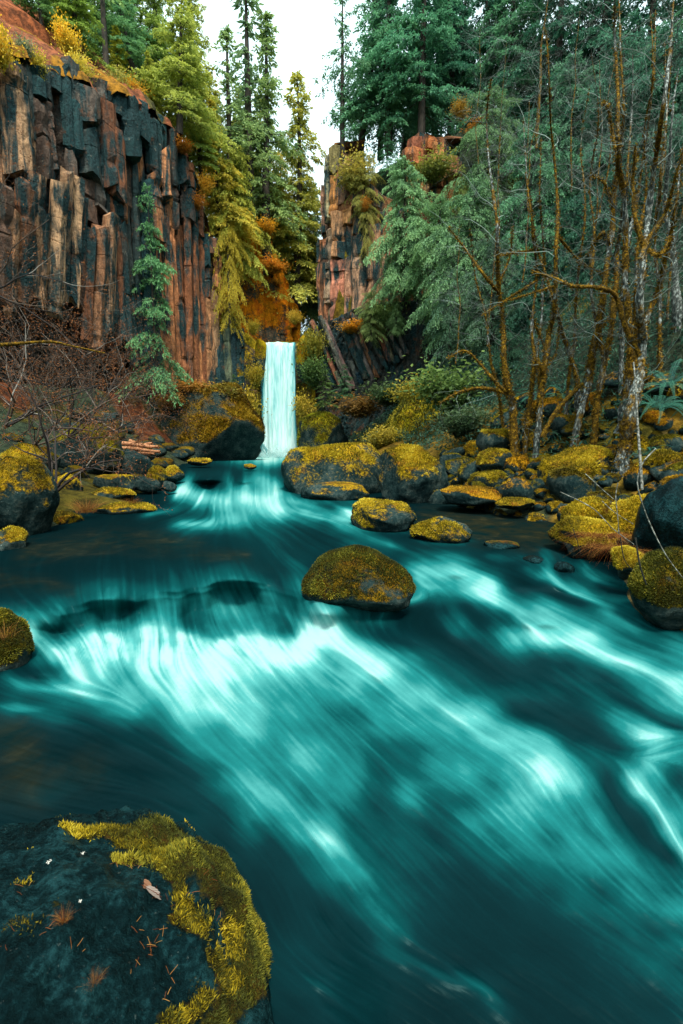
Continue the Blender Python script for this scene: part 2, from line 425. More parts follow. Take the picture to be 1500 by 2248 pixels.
def build_ground():
    xs = np.concatenate([[-3000, -1200, -500, -240, -140], np.arange(-90, -40, 1.6), np.arange(-40, 30, 0.5), np.arange(30, 110, 1.6), [150, 260, 520, 1200, 3000]])
    ys = np.concatenate([[-3000, -900, -300, -120, -60, -30], np.arange(-14, 72, 0.5), np.arange(72, 170, 1.8), [220, 330, 560, 1200, 3000]])
    X, Y = np.meshgrid(xs, ys); Z = terrain(X, Y)
    V = np.stack([X, Y, Z], -1).reshape(-1, 3)
    nr, nc = X.shape
    i = np.arange(nr - 1)[:, None] * nc + np.arange(nc - 1)[None, :]
    Q = np.stack([i, i + 1, i + nc + 1, i + nc], -1).reshape(-1, 4)
    x, y = V[:, 0], V[:, 1]
    soil = np.array([0.20, 0.065, 0.028]); moss = np.array([0.10, 0.085, 0.012]); floor = np.array([0.022, 0.035, 0.022]); bed = np.array([0.02, 0.03, 0.025]); gold = np.array([0.16, 0.10, 0.012])
    n1 = fbm(np.stack([x, y, 0 * x], -1) * 0.22, 3, 21)
    c = np.where(((x > x_right(y)) & (n1 > -0.15))[:, None], floor, moss)
    nearR = ((x - x_right(y) < 7) & (x > x_right(y)))[:, None]
    c = np.where(nearR & (n1 > -0.1)[:, None], gold * 0.8, c)
    leftlow = ((x < x_left(y)) & (x > x_wall(y) - 6))[:, None]
    c = np.where(leftlow, np.where(((n1 > 0.1) & (y > 26))[:, None], soil * 0.38, np.where((n1 > .05)[:, None], moss * .5, floor)), c)
    c = np.where((x < x_wall(y) - 5)[:, None], soil, c)
    c = np.where(((x > x_left(y)) & (x < x_right(y)) & (y < 60))[:, None], bed, c)
    c = np.where((y > 62)[:, None], np.where((n1 > 0)[:, None], moss, floor), c)
    me = mesh_np('ground', V, Q, M['ground'], True, {'tint': c})
    link('ground', me, kind='structure')
build_ground()

# ------------------------------------------------------------------ the river
def seg_dist(X, Y, pts):
    best = np.full(X.shape, 1e9)
    if len(pts) == 1: return np.hypot(X - pts[0][0], (Y - pts[0][1]) * 1.6)
    for (x0, y0), (x1, y1) in zip(pts[:-1], pts[1:]):
        dx, dy = x1 - x0, y1 - y0
        t = np.clip(((X - x0) * dx + (Y - y0) * dy) / (dx * dx + dy * dy + 1e-9), 0, 1)
        best = np.minimum(best, np.hypot(X - x0 - t * dx, Y - y0 - t * dy))
    return best
FLOW = [(600,1010,0,1),(480,1050,-.2,1),(560,1070,.1,1),(420,1060,-.5,.8),(500,1130,.3,1),(430,1150,-.9,.3),(350,1130,-1,.25),(700,1130,1,.25),(850,1190,1,.35),(600,1160,.7,.4),(600,1220,.4,.6),(640,1280,.35,1),(560,1290,.35,1),(660,1230,.9,.6),
 (300,1220,.1,.25),(150,1200,-.3,.1),(200,1250,0,.5),(250,1340,.02,1),(400,1340,0,1),(330,1280,0,1),(460,1260,.2,1),(560,1320,.5,1),(650,1350,.6,1),(60,1330,.7,.7),(30,1380,.3,1),(110,1400,.6,.6),
 (740,1190,1,.4),(1000,1210,1,.35),(1100,1230,1,.45),(960,1270,.6,.4),(1050,1290,.9,.5),(1150,1300,.9,.5),(1250,1330,1,.4),(1350,1300,1,.3),(1230,1240,.4,.6),(1100,1170,1,.1),(1150,1400,.6,.7),(1200,1360,.7,.5),(1300,1400,1,.5),(1450,1420,1,.45),(1450,1520,1,.55),(900,1330,-.6,.3),(1000,1360,.3,.3),(950,1420,.8,.5),
 (200,1450,.2,.5),(350,1430,0,.6),(300,1500,.4,.5),(500,1430,.5,.6),(420,1560,.4,.7),(700,1450,.9,.7),(850,1480,.9,.75),(900,1560,.9,.7),(1050,1580,1,.6),(1200,1560,1,.5),(1400,1600,1,.55),(1000,1700,.9,.65),(1200,1750,.7,.95),(1300,1850,.8,.75),(1400,1700,.6,.9),(1450,1800,.6,1),(1440,1640,.8,-.3),
 (700,1650,.75,.8),(600,1750,.7,.85),(750,1900,.75,1),(900,2000,.8,.9),(1100,1900,.9,.65),(1300,2050,.9,.7),(600,2000,.5,1),(700,2150,.8,.6),(900,2150,.8,.5),(1200,2200,.9,.7),(300,1650,.9,.5),(100,1550,1,.2),(200,1530,1,.15),(100,1700,.9,.25),(200,1750,1,.1),(400,1800,.8,.5),(500,1550,.7,.7),(1400,2200,.9,.7)]
FOAM = [([(520,1004),(660,1004)],8,1.0),([(470,1008),(560,1010)],5,.45),([(90,1350),(200,1322),(300,1306),(400,1298),(500,1274),(600,1294)],24,.22),([(672,1312),(690,1325),(760,1336),(830,1338),(900,1330),(930,1312),(935,1285)],6,.6),([(300,1310),(305,1355)],6,.3),([(215,1315),(205,1365)],8,.3),([(440,1290),(445,1350)],7,.25),([(520,1275),(545,1330)],9,.25),([(345,1300),(350,1350)],5,.3),([(590,1285),(620,1345)],6,.3),([(680,1318),(740,1330),(820,1332),(900,1322),(925,1290)],5,.45),([(200,1440),(330,1410),(430,1440)],38,.7),([(250,1470),(420,1500),(560,1500)],55,.5),([(770,1162),(850,1166),(920,1160)],4,.5),([(915,1188),(980,1192),(1030,1186)],4,.5),([(620,1092),(690,1100),(800,1100)],4,.4),([(535,1002),(650,1002)],9,1.0),([(500,1008),(600,1012)],7,.35),
 ([(440,1046),(480,1044)],4,.5),([(418,1050),(408,1068),(396,1082)],9,.8),([(500,1048),(512,1074)],8,.65),([(560,1050),(600,1062),(612,1080)],12,.8),([(540,1052),(535,1075)],8,.5),([(395,1080),(440,1088),(520,1094),(600,1086)],13,.95),
 ([(440,1100),(520,1104),(600,1100)],15,.75),([(520,1104),(600,1116),(700,1124),(790,1134)],13,.72),([(640,1100),(700,1112)],7,.6),([(385,1152),(450,1150),(545,1147)],7,.85),([(510,1140),(540,1142)],7,.8),([(320,1132),(385,1122)],5,.65),([(480,1126),(640,1134),(780,1142)],15,.5),([(360,1165),(520,1180),(640,1185)],18,.16),([(740,1160),(800,1182),(870,1198)],7,.5),([(770,1130),(745,1150)],9,.5),([(680,1210),(760,1195),(900,1212),(1020,1230)],14,.22),([(560,1190),(640,1230),(670,1300)],20,.22),
 ([(135,1350),(170,1325),(230,1310),(300,1305),(345,1325)],18,.34),([(250,1310),(250,1370)],12,.3),([(378,1265),(395,1300),(400,1335)],5,.5),([(330,1270),(400,1262)],10,.18),([(430,1285),(500,1262),(560,1272),(600,1310),(630,1360)],14,.26),([(560,1285),(605,1335),(640,1375)],5,.6),([(468,1335),(500,1325),(530,1355),(590,1390)],15,.8),([(655,1280),(668,1330)],5,.3),([(185,1350)],7,.6),
 ([(5,1340),(60,1330),(100,1360)],9,.35),([(22,1362),(50,1370),(60,1390)],14,.75),([(60,1400),(120,1425),(165,1440)],26,.8),([(165,1440),(200,1405),(260,1395),(330,1378),(400,1398),(470,1428),(540,1412),(640,1405),(720,1392)],27,.97),
 ([(160,1475),(250,1445),(350,1425)],40,.72),([(330,1400),(400,1460),(470,1520),(560,1560)],52,.62),([(360,1440),(400,1500)],25,.55),([(262,1556),(300,1518),(350,1505),(410,1540),(400,1590)],20,.8),([(140,1460),(160,1485)],18,.6),([(550,1430),(620,1450),(700,1470)],40,.7),([(700,1345),(740,1350)],24,.78),([(690,1380),(760,1385)],20,.9),
 ([(690,1388),(760,1402),(840,1465),(920,1530),(1000,1565),(1100,1600),(1180,1640),(1230,1690)],40,.82),([(560,1430),(700,1510),(850,1590),(1000,1660),(1150,1750)],75,.40),([(400,1540),(520,1590),(620,1640),(720,1700),(880,1780)],46,.52),([(420,1620),(520,1690),(560,1740)],40,.35),([(520,1710),(600,1755),(690,1830),(790,1930),(880,2030)],46,.55),([(560,1720),(620,1760)],20,.4),([(700,1838),(750,1855)],13,.75),
 ([(1040,1548),(1075,1534),(1130,1545),(1190,1580)],15,.5),([(1150,1720),(1260,1830),(1400,1920),(1540,2010)],38,.5),([(1238,1690),(1290,1760),(1320,1805)],17,.3),([(1050,1790),(1300,1900),(1500,2030)],50,.25),([(700,1700),(1000,1850),(1300,2050),(1560,2200)],130,.13),([(960,1850),(1200,1960),(1500,2140)],45,.2),
 ([(922,1252),(990,1254),(1060,1285),(1130,1335)],20,.86),([(985,1262),(1060,1278)],16,.4),([(885,1322),(960,1302),(1060,1305),(1120,1335)],8,.85),([(1060,1290),(1120,1330)],22,.4),
 ([(1140,1368),(1165,1350),(1230,1366),(1300,1398)],17,.72),([(1090,1402),(1180,1402),(1300,1430),(1420,1470),(1520,1500)],15,.95),([(1150,1380),(1180,1400)],15,.6),([(1260,1430),(1400,1490),(1520,1545)],36,.62),([(1200,1337),(1320,1345),(1440,1380),(1520,1440)],34,.5),([(1205,1222),(1208,1255)],6,.65),([(1210,1220),(1250,1222)],5,.5),([(1278,1225),(1290,1255)],6,.6),([(1160,1258),(1195,1252),(1240,1290),(1300,1308)],7,.75),([(1265,1280),(1300,1315)],7,.65),([(1290,1270),(1400,1290),(1490,1330)],6,.6),([(1250,1250),(1330,1262)],5,.55),([(1080,1228),(1130,1218),(1160,1228)],5,.5),([(1005,1350),(1030,1345)],7,.6),([(985,1372),(1025,1376)],11,.7),([(880,1340),(860,1380)],5,.5),
 ([(1375,1625),(1440,1602),(1530,1610)],26,.85),([(1360,1672),(1420,1740),(1490,1850),(1540,1960)],22,.97),([(1400,1650),(1500,1700),(1540,1760)],55,.62),
 ([(0,1556),(60,1547)],5,.75),([(20,1490),(120,1508),(250,1530)],9,.62),([(0,1515),(60,1500)],14,.35),([(0,1570),(200,1550),(350,1580)],26,.22),([(90,1580),(200,1590)],9,.25),([(80,1750),(140,1725)],7,.25),
 ([(1015,2138),(1060,2165),(1090,2220)],14,.36),([(850,2095),(960,2130),(1020,2150)],9,.28),([(540,2160),(640,2110),(760,2200)],55,.2),([(270,1690),(275,1720)],3,.35),([(400,1730),(560,1800)],30,.15)]
DARK = [([(120,1385),(170,1372),(240,1372),(300,1352),(360,1356),(430,1384),(478,1398),(560,1372),(640,1380)],13,.45),([(130,1352),(300,1335),(420,1350),(600,1345)],20,.2),([(270,1330),(330,1345)],14,.5),([(1180,1448),(1300,1480),(1420,1560),(1520,1605)],20,.75),([(940,1330),(1010,1320),(1060,1350)],18,.6),([(880,1360),(960,1390),(1060,1450)],20,.7),([(1150,1560),(1300,1600),(1375,1650),(1340,1690)],32,.85),([(1320,1700),(1350,1760),(1410,1840),(1480,1900)],17,.85),([(820,1760),(1000,1890),(1200,2080)],55,.5),([(760,1362),(890,1412)],17,.8),([(50,1472),(130,1482)],15,.9),([(265,1470),(290,1492)],16,.4),([(900,2050),(1050,2110)],50,.5),([(1130,1270),(1200,1300),(1290,1325)],14,.9),([(1110,1360),(1125,1380)],10,.6),([(600,1340),(640,1385)],10,.5),([(870,1500),(1010,1540)],12,.25),([(1480,1690),(1520,1740)],22,.7),([(440,1056),(475,1056)],9,.75),([(250,1490),(300,1500)],14,.3),([(150,1620),(400,1700)],60,.5)]
STAGE_L = ([990,1035,1045,1060,1075,1085,1250,1300,1318,1335,1355,1380,1400,1420,1500,1800,2300,3000], [0,0,-.06,-.27,-.42,-.45,-.55,-.59,-.625,-.70,-.83,-1.0,-1.09,-1.12,-1.2,-1.35,-1.5,-1.6])
STAGE_R = ([990,1035,1060,1085,1200,1300,1400,1500,1650,1800,2300,3000], [0,0,-.28,-.45,-.56,-.85,-1.0,-1.2,-1.38,-1.5,-1.75,-1.85])
def river_fields():
    # hand-read layout of the rapids, laid on the water surface
    gx = np.arange(-480, 2000, 3.0); gy = np.arange(990, 2720, 2.4)
    X, Y = np.meshgrid(gx, gy)
    U = np.zeros_like(X); Vv = np.zeros_like(X); S = np.zeros_like(X)
    for (x, y, dx, dy) in FLOW:
        q = math.hypot(dx, dy); w = 1.0 / ((X - x) ** 2 + (2.0 * (Y - y)) ** 2 + 900.0) ** 1.6
        U += w * dx / q; Vv += w * dy / q; S += w
    q = np.hypot(U, Vv) + 1e-12; U /= q; Vv /= q
    wob = fbm(np.stack([X / 160, Y / 90, 0 * X], -1), 3, 71) * 0.18
    U, Vv = U * np.cos(wob) - Vv * np.sin(wob), U * np.sin(wob) + Vv * np.cos(wob)
    fo = np.ones_like(X)
    wx = fbm(np.stack([X / 70, Y / 45, 0 * X], -1), 3, 5); wy = fbm(np.stack([X / 70, Y / 45, 0 * X + 9], -1), 3, 6)
    sc = sstep(1040, 1400, Y) * 14 + 3
    Xw, Yw = X + wx * sc, Y + wy * sc * 0.8
    for pts, w, a in FOAM:
        d = seg_dist(Xw, Yw, pts); fo *= 1 - a * (0.55 * np.exp(-(d / w) ** 2 * 0.8) + 0.33 * np.exp(-(d / (2.3 * w)) ** 2))
    fo = 1 - fo
    for pts, w, a in DARK:
        d = seg_dist(Xw, Yw, pts); fo *= 1 - a * np.exp(-(d / w) ** 2)
    def sample(A, x, y):
        fx = np.clip((x + 480) / 3.0, 0, A.shape[1] - 1.001); fy = np.clip((y - 990) / 2.4, 0, A.shape[0] - 1.001)
        ix, iy = fx.astype(int), fy.astype(int); fx -= ix; fy -= iy
        return (A[iy, ix] * (1 - fx) + A[iy, ix + 1] * fx) * (1 - fy) + (A[iy + 1, ix] * (1 - fx) + A[iy + 1, ix + 1] * fx) * fy
    rng = np.random.default_rng(4)
    def blur(A, k):
        for _ in range(k):
            A = (A + np.roll(A, 1, 0) + np.roll(A, -1, 0) + np.roll(A, 1, 1) + np.roll(A, -1, 1)) / 5
        return A
    fine = rng.standard_normal(X.shape); med = blur(rng.standard_normal(X.shape), 3); med /= med.std()
    clouds = fbm(np.stack([X / 60, Y / 40, 0 * X + 3], -1), 4, 44); clouds /= clouds.std()
    hstep = 4.0 * (0.35 + 0.65 * sstep(1020, 1500, Y)) * (1 - 0.72 * np.exp(-((Y - 1415) / 60.0) ** 2) * (1 - sstep(600, 800, X)))
    aF = fo.copy(); aN = fine.copy(); aM = med.copy(); aC = clouds.copy(); tot = 1.0
    for sgn in (1, -1):
        x, y = X.copy(), Y.copy()
        for k in range(26):
            u, v = sample(U, x, y), sample(Vv, x, y)
            x = x + sgn * u * hstep; y = y + sgn * v * hstep
            aN = aN + sample(fine, x, y)
            if k < 20: aM = aM + sample(med, x, y)
            if k < 7: aC = aC + sample(clouds, x, y)
            if k < 9: aF = aF + sample(fo, x, y)
    foam = aF / 19.0
    aN /= aN.std(); aM /= aM.std(); aC /= aC.std()
    streak = 0.55 * aN + 0.6 * aM
    mod = 1 + (0.045 * aM + 0.075 * aN) * np.clip(1.25 - foam, 0.45, 1.2) + 0.155 * aC * np.clip(1.3 - foam, 0.3, 1)
    foam = foam * 0.97 + 0.06 * sstep(1380, 1480, Y) * sstep(350, 750, X) * (1 - sstep(1750, 2000, Y))
    foam = np.clip(foam * mod + 0.012 * np.clip(aN + aM, 0, 9) * sstep(1010, 1150, Y) + 0.01, 0, 1)
    shallow = np.zeros_like(X)
    for pts, w, a in [([(60,1215),(250,1185),(420,1190)],24,.4),([(-40,1260),(120,1290),(200,1320)],20,.3),([(430,1215),(540,1225)],14,.4),([(950,1150),(1100,1160),(1220,1180)],34,.8),([(30,1620),(60,1700)],60,.6),([(-100,1750),(200,1690)],40,.4)]:
        shallow = np.maximum(shallow, 0.7 * a * np.exp(-(seg_dist(Xw, Yw, pts) / w) ** 2))
    wl_ = sstep(680, 900, X)
    lip = np.interp(X, [-300, 0, 60, 130, 200, 300, 400, 480, 560, 640, 700, 900], [1330, 1322, 1318, 1338, 1316, 1302, 1292, 1264, 1262, 1288, 1312, 1318]) + 5 * fbm(np.stack([X / 30, 0 * X, 0 * X], -1), 2, 2)
    Ye = Y - (lip - 1318) * np.exp(-((Y - 1330) / 90.0) ** 2)
    z = np.interp(Ye, *STAGE_L) * (1 - wl_) + np.interp(Y, *STAGE_R) * wl_
    sY = sstep(1040, 1420, Y)
    bf = blur(foam, 8)
    z = z + sY * (0.13 * bf ** 1.5 + 0.006 * aC * (1 - 0.7 * sstep(1500, 1900, Y))) + 0.0008 * sY * np.clip(streak, -2, 2) + (1 - sY) * 0.05 * bf * sstep(1030, 1050, Y)
    for cx, cy, rx, ry, h in [(455,1052,32,11,.28),(535,1056,25,9,.15),(235,1312,75,20,.15),(510,1266,70,20,.17),(375,1290,45,16,.08),(1000,1255,70,18,.10),(1190,1365,70,18,.12),(1195,1225,45,10,.06),(1150,1285,90,22,.10),(90,1478,50,14,.08),(330,1395,130,24,.10),(720,1345,40,20,.14)]:
        z += h * np.exp(-((X - cx) / rx) ** 2 - ((Y - cy) / ry) ** 2)
    return sample, foam, streak, shallow, z
def build_river():
    sample, foam, streak, shallow, z = river_fields()
    rows = np.concatenate([np.arange(1000.5, 1100, 1.5), np.arange(1100, 1450, 2.3), np.arange(1450, 2280, 2.8), np.arange(2280, 2700, 12)])
    cols = np.concatenate([np.arange(-470, -30, 11.0), np.arange(-30, 1530, 2.8), np.arange(1530, 1980, 11.0)])
    X, Y = np.meshgrid(cols, rows)
    Z = sample(z, X, Y)
    V = Wz(X, Y, Z).reshape(-1, 3)
    nr, nc = X.shape
    i = np.arange(nr - 1)[:, None] * nc + np.arange(nc - 1)[None, :]
    Q = np.stack([i + nc, i + nc + 1, i + 1, i], -1).reshape(-1, 4)
    me = mesh_np('river', V, Q, M['water'], True, {'foam': sample(foam, X, Y).ravel(), 'streak': (sample(streak, X, Y) * 0.15 + 0.5).ravel(), 'shallow': sample(shallow, X, Y).ravel()})
    link('river', me, kind='structure', label='teal river with silky white rapids flowing from the plunge pool')
    def water_z(px, py): return float(sample(z, np.array([float(px)]), np.array([float(py)]))[0])
    return water_z
water_z = build_river()

def ico(sub):
    bm = bmesh.new(); bmesh.ops.create_icosphere(bm, subdivisions=sub, radius=1)
    V = np.array([v.co[:] for v in bm.verts]); T = np.array([[v.index for v in f.verts] for f in bm.faces]); bm.free(); return V, T
ICO = {k: ico(k) for k in (2, 3, 4, 5, 6)}
def sheet(nu, nv, fn):
    u, v = np.meshgrid(np.linspace(0, 1, nu), np.linspace(0, 1, nv))
    P = fn(u.ravel(), v.ravel())
    i = np.arange(nv - 1)[:, None] * nu + np.arange(nu - 1)[None, :]
    Q = np.stack([i, i + 1, i + nu + 1, i + nu], -1).reshape(-1, 4)
    return P, Q
def build_waterfall():
    root = thing('waterfall', 'tall white curtain waterfall plunging over the basalt lip into the pool', 'waterfall', (-7.2, 60, 0))
    lip = W(615, 752, 60.6).z
    def fn(u, v):
        a = (v < 0.12)
        xl, xr = -9.35 - 0.15 * v, -5.05 + 0.1 * v
        t = np.clip((v - 0.12) / 0.88, 0, 1)
        xl = xl - 0.35 * t ** 3 + 0.16 * fbm(np.stack([v * 6, 0 * v, 0 * v], -1), 3, 31); xr = xr + 0.5 * t ** 3 + 0.16 * fbm(np.stack([v * 6, 0 * v + 7, 0 * v], -1), 3, 32)
        x = xl + (xr - xl) * u
        t = np.clip((v - 0.12) / 0.88, 0, 1)
        z = np.where(a, lip + 0.05 - 0.0 * v, lip - 0.15 + 0.5 * fbm(np.stack([x * 1.1, 0 * x, 0 * x], -1), 3, 33) * (1 - t) - (lip + 0.2) * t)
        y = np.where(a, 62.6 - v / 0.12 * 2.0, 60.6 - 0.9 * np.sqrt(t))
        fl = fbm(np.stack([x * 2.2, 0 * x, z * 0.08], -1), 3, 8)
        y = y - 0.25 * fl - 0.5 * t * t * (1 - (2 * u - 1) ** 2)
        z = z + np.where(a, 0.12 * fbm(np.stack([x * 1.5, y, 0 * x], -1), 2, 4), 0)
        return np.stack([x + 7.2, y - 60, z], -1)
    P, Q = sheet(90, 90, fn)
    u = np.tile(np.linspace(0, 1, 90), 90); v = np.repeat(np.linspace(0, 1, 90), 90)
    edge = np.minimum(u, 1 - u)
    dens = 0.17 - 0.6 * (1 - sstep(0, 0.16, edge + 0.05 * fbm(np.stack([u * 30, v * 2, 0 * u], -1), 3, 37))) + 0.14 * sstep(0.6, 1, v)
    link('curtain', mesh_np('curtain', P, Q, M['fall'], True, {'dens': dens}), root)
    rng = np.random.default_rng(3)
    for q, (yy, x0_, x1_, hh_) in enumerate([(-0.75, -3.3, 3.2, 1.9), (-1.5, -3.9, 3.7, 1.3), (-2.4, -4.6, 4.2, 0.8)]):   # spray thrown up where it lands
        P, Q = sheet(60, 16, lambda u, v: np.stack([x0_ + (x1_ - x0_) * u, yy - 0.35 * np.sin(u * 3.14) + 0.15 * fbm(np.stack([u * 8, v, 0 * u + q], -1), 2, 5) - 0.3 * v, -0.12 + hh_ * v * (0.6 + 0.4 * np.sin(u * 3.14)) * (1 + 0.5 * fbm(np.stack([u * 7, 0 * u, 0 * u + q], -1), 3, 6))], -1))
        u = np.tile(np.linspace(0, 1, 60), 16); v = np.repeat(np.linspace(0, 1, 16), 60)
        link('spray', mesh_np('spray', P, Q, M['spray'], True, {'dens': 1.4 * (1 - v) ** 1.5 * sstep(0, 0.35, np.minimum(u, 1 - u))}), root)
    # side rivulets on the rock
    for k, (x0, x1, z0) in enumerate([(-9.8, -9.2, 4.2), (-9.5, -8.7, 2.4), (-4.9, -4.5, 3.2)]):
        t = Mesh()
        for s in range(5):
            zz = np.linspace(z0 * (1 - 0.1 * s), 0.1, 7); xx = np.linspace(x0, x1, 7) + rng.normal(0, 0.1, 7) + 0.14 * s
            t.tube(np.stack([xx + 7.2, np.full(7, -0.5), zz], -1), 0.05, 4)
        me = t.build('rivulet', M['fall'], True, 'dens'); link('rivulet', me, root)
    # upper tier glimpsed through the gorge
    up = thing('waterfall', 'small upper waterfall glimpsed in the gorge above the main lip', 'waterfall', (0, 0, 0))
    c = W(687, 732, 72)
    P, Q = sheet(16, 16, lambda u, v: np.stack([c.x - 0.75 + 1.5 * u, c.y - 0.5 * np.sqrt(v), c.z + 0.9 - 2.0 * v], -1))
    link('curtain', mesh_np('curtain', P, Q, M['fall'], True, {'dens': np.full(len(P), 0.3)}), up)
build_waterfall()
st, Qs = sheet(30, 30, lambda u, v: np.stack([-9.2 + 6 * u + 1.5 * v, 62 + 20 * v, 12.9 + 0 * u + 0.05 * fbm(np.stack([u * 8, v * 8, 0 * u], -1), 2, 1)], -1))
link('upper_stream', mesh_np('upper_stream', st, Qs, M['water'], True, {'foam': 0.35 + 0.3 * fbm(st * 0.8, 3, 2), 'streak': 0 * st[:, 0], 'shallow': 0 * st[:, 0]}), kind='structure')

# ------------------------------------------------------------------ cliffs
def path_pts(path, n):
    p = np.asarray(path, float); L = np.concatenate([[0], np.cumsum(np.linalg.norm(np.diff(p[:, :2], axis=0), axis=1))])
    s = np.linspace(0, L[-1], n)
    return s, np.stack([np.interp(s, L, p[:, k]) for k in range(p.shape[1])], -1)
def cliff_sheet(name, path, mat, seed, colw=1.1, depth=0.5, nu=None, nv=90, set_back=0.6, recess=None, props=None, moss=0.0, lean=0.0, cap=4.0):
    """path rows: x, y, zbottom, ztop; the face looks to the right of the walking direction"""
    s, P = path_pts(path, 400)
    nu = nu or int(s[-1] / 0.22)
    s, P = path_pts(path, nu)
    T = nrm(np.gradient(P[:, :2], axis=0)); Nn = np.stack([T[:, 1], -T[:, 0]], -1)
    v = np.linspace(0, 1, nv)
    Z = P[:, 2][None] + (P[:, 3] - P[:, 2])[None] * v[:, None]
    S = np.broadcast_to(s[None], Z.shape)
    Sw = S + lean * (Z - Z.mean()) + 0.35 * fbm(np.stack([S * 0.4, Z * 0.12, 0 * S], -1), 3, seed)
    ci = np.floor(Sw / colw); fr = Sw / colw - ci
    prof = np.sqrt(np.clip(1 - (2 * fr - 1) ** 2, 0, 1)) * 0.28 * colw
    tier = np.floor(Z / 3.7 + _h(ci.astype(int), 0 * ci.astype(int), 0 * ci.astype(int), seed) * 4)
    off = (_h(ci.astype(int), tier.astype(int), 0 * ci.astype(int), seed + 5) - 0.5) * depth
    d = prof + off + 0.5 * fbm(np.stack([S * 0.3, Z * 0.3, 0 * S], -1), 4, seed + 1) + 0.1 * fbm(np.stack([S * 2, Z * 2, 0 * S], -1), 3, seed + 2) - set_back
    if recess is not None: d = d + recess(S / s[-1], v[:, None] + 0 * S, Z)
    X = P[:, 0][None] + Nn[:, 0][None] * d; Y = P[:, 1][None] + Nn[:, 1][None] * d
    V = np.stack([X, Y, Z], -1)
    # a cap running back from the top
    back = np.stack([P[:, 0] - Nn[:, 0] * cap, P[:, 1] - Nn[:, 1] * cap, P[:, 3] + cap * 0.3], -1)
    V = np.concatenate([V, back[None]], 0); nvv = nv + 1
    i = np.arange(nvv - 1)[:, None] * nu + np.arange(nu - 1)[None, :]
    Q = np.stack([i, i + 1, i + nu + 1, i + nu], -1).reshape(-1, 4)
    mm = np.concatenate([fbm(V[:-1] * 0.35, 3, seed + 7) * 0.6 + moss + 0.3 * (v[:, None] > 0.93), np.full((1, nu), 0.9)], 0)
    me = mesh_np(name, V.reshape(-1, 3), Q, mat, False, {'moss': mm.ravel()})
    return me, s, P, Nn

def column_mesh(w, h, seed, rows=None, bend=0.0):
    """a broken, uneven basalt column, base at z=0"""
    rng = np.random.default_rng(seed)
    k = 8; rows = rows or max(4, int(h / 0.6) + 2)
    th = np.arange(k) * 2 * math.pi / k + rng.uniform(-0.3, 0.3, k) + rng.uniform(0, 1)
    rr = w * 0.58 * rng.uniform(0.8, 1.2, k)
    z = np.linspace(0, h, rows); z[1:-1] += rng.uniform(-.25, .25, rows - 2)
    zj = np.cumsum(rng.uniform(1.6, 5.5, 12)); zj = zj[zj < h - .4]; jn = np.concatenate([np.zeros(rows), np.tile([0, 1, 0], len(zj))]); z = np.concatenate([z, (zj[:, None] + np.array([-.05, 0, .05])).ravel()]); od = np.argsort(z); z, jn = z[od], jn[od]; rows = len(z)
    V = np.zeros((rows, k, 3))
    V[..., 0] = rr * np.cos(th); V[..., 1] = rr * np.sin(th); V[..., 2] = z[:, None]
    chip = 1 - 0.38 * (rng.random((rows, 1)) < (0.10 if h > 6 else 0.22)) * rng.random((rows, k))
    V[..., :2] *= (chip * (1 + 0.17 * fbm(np.stack([V[..., 0] * 2, V[..., 1] * 2, V[..., 2] * 0.6 + seed], -1), 3, seed)))[..., None]
    V[..., 0] += 0.10 * fbm(np.stack([z * .35 + seed, 0 * z, 0 * z], -1), 2, seed)[:, None]
    V[..., :2] *= (1 - 0.06 * jn)[:, None, None]
    V[..., 2] += (0.22 * vnoise(np.stack([V[..., 0] * 1.2, V[..., 1] * 1.2, V[..., 2] * .5 + seed], -1), seed))
    V[-1, :, 2] += rng.uniform(-0.35, 0.2, k) * min(1, h * 0.3); V[0, :, 2] += rng.uniform(-0.2, 0.5, k) * min(1, h * 0.3)
    V = V.reshape(-1, 3)
    i = np.arange(rows - 1)[:, None] * k; j = np.arange(k)[None]; j2 = (j + 1) % k
    Q = np.stack([i + j, i + j2, i + k + j2, i + k + j], -1).reshape(-1, 4)
    c0, c1 = len(V), len(V) + 1
    V = np.concatenate([V, [[0, 0, 0.05], [0, 0, h + 0.05]]])
    T = [[c0, (q + 1) % k, q] for q in range(k)] + [[c1, (rows - 1) * k + q, (rows - 1) * k + (q + 1) % k] for q in range(k)]
    return mesh_np('basalt_column', V, [Q, np.array(T)], M['basalt'], False)

ORANGE, TAN, TEALC, RED = (0.44, 0.185, 0.075), (0.42, 0.265, 0.15), (0.014, 0.048, 0.053), (0.19, 0.075, 0.036)
def px_of(p):
    v = Vector(p) - Vector((0, 0, CAMZ)); f = v.y * CP - v.z * SP; u = v.y * SP + v.z * CP
    return 750 + F * v.x / f, 1124 - F * u / f

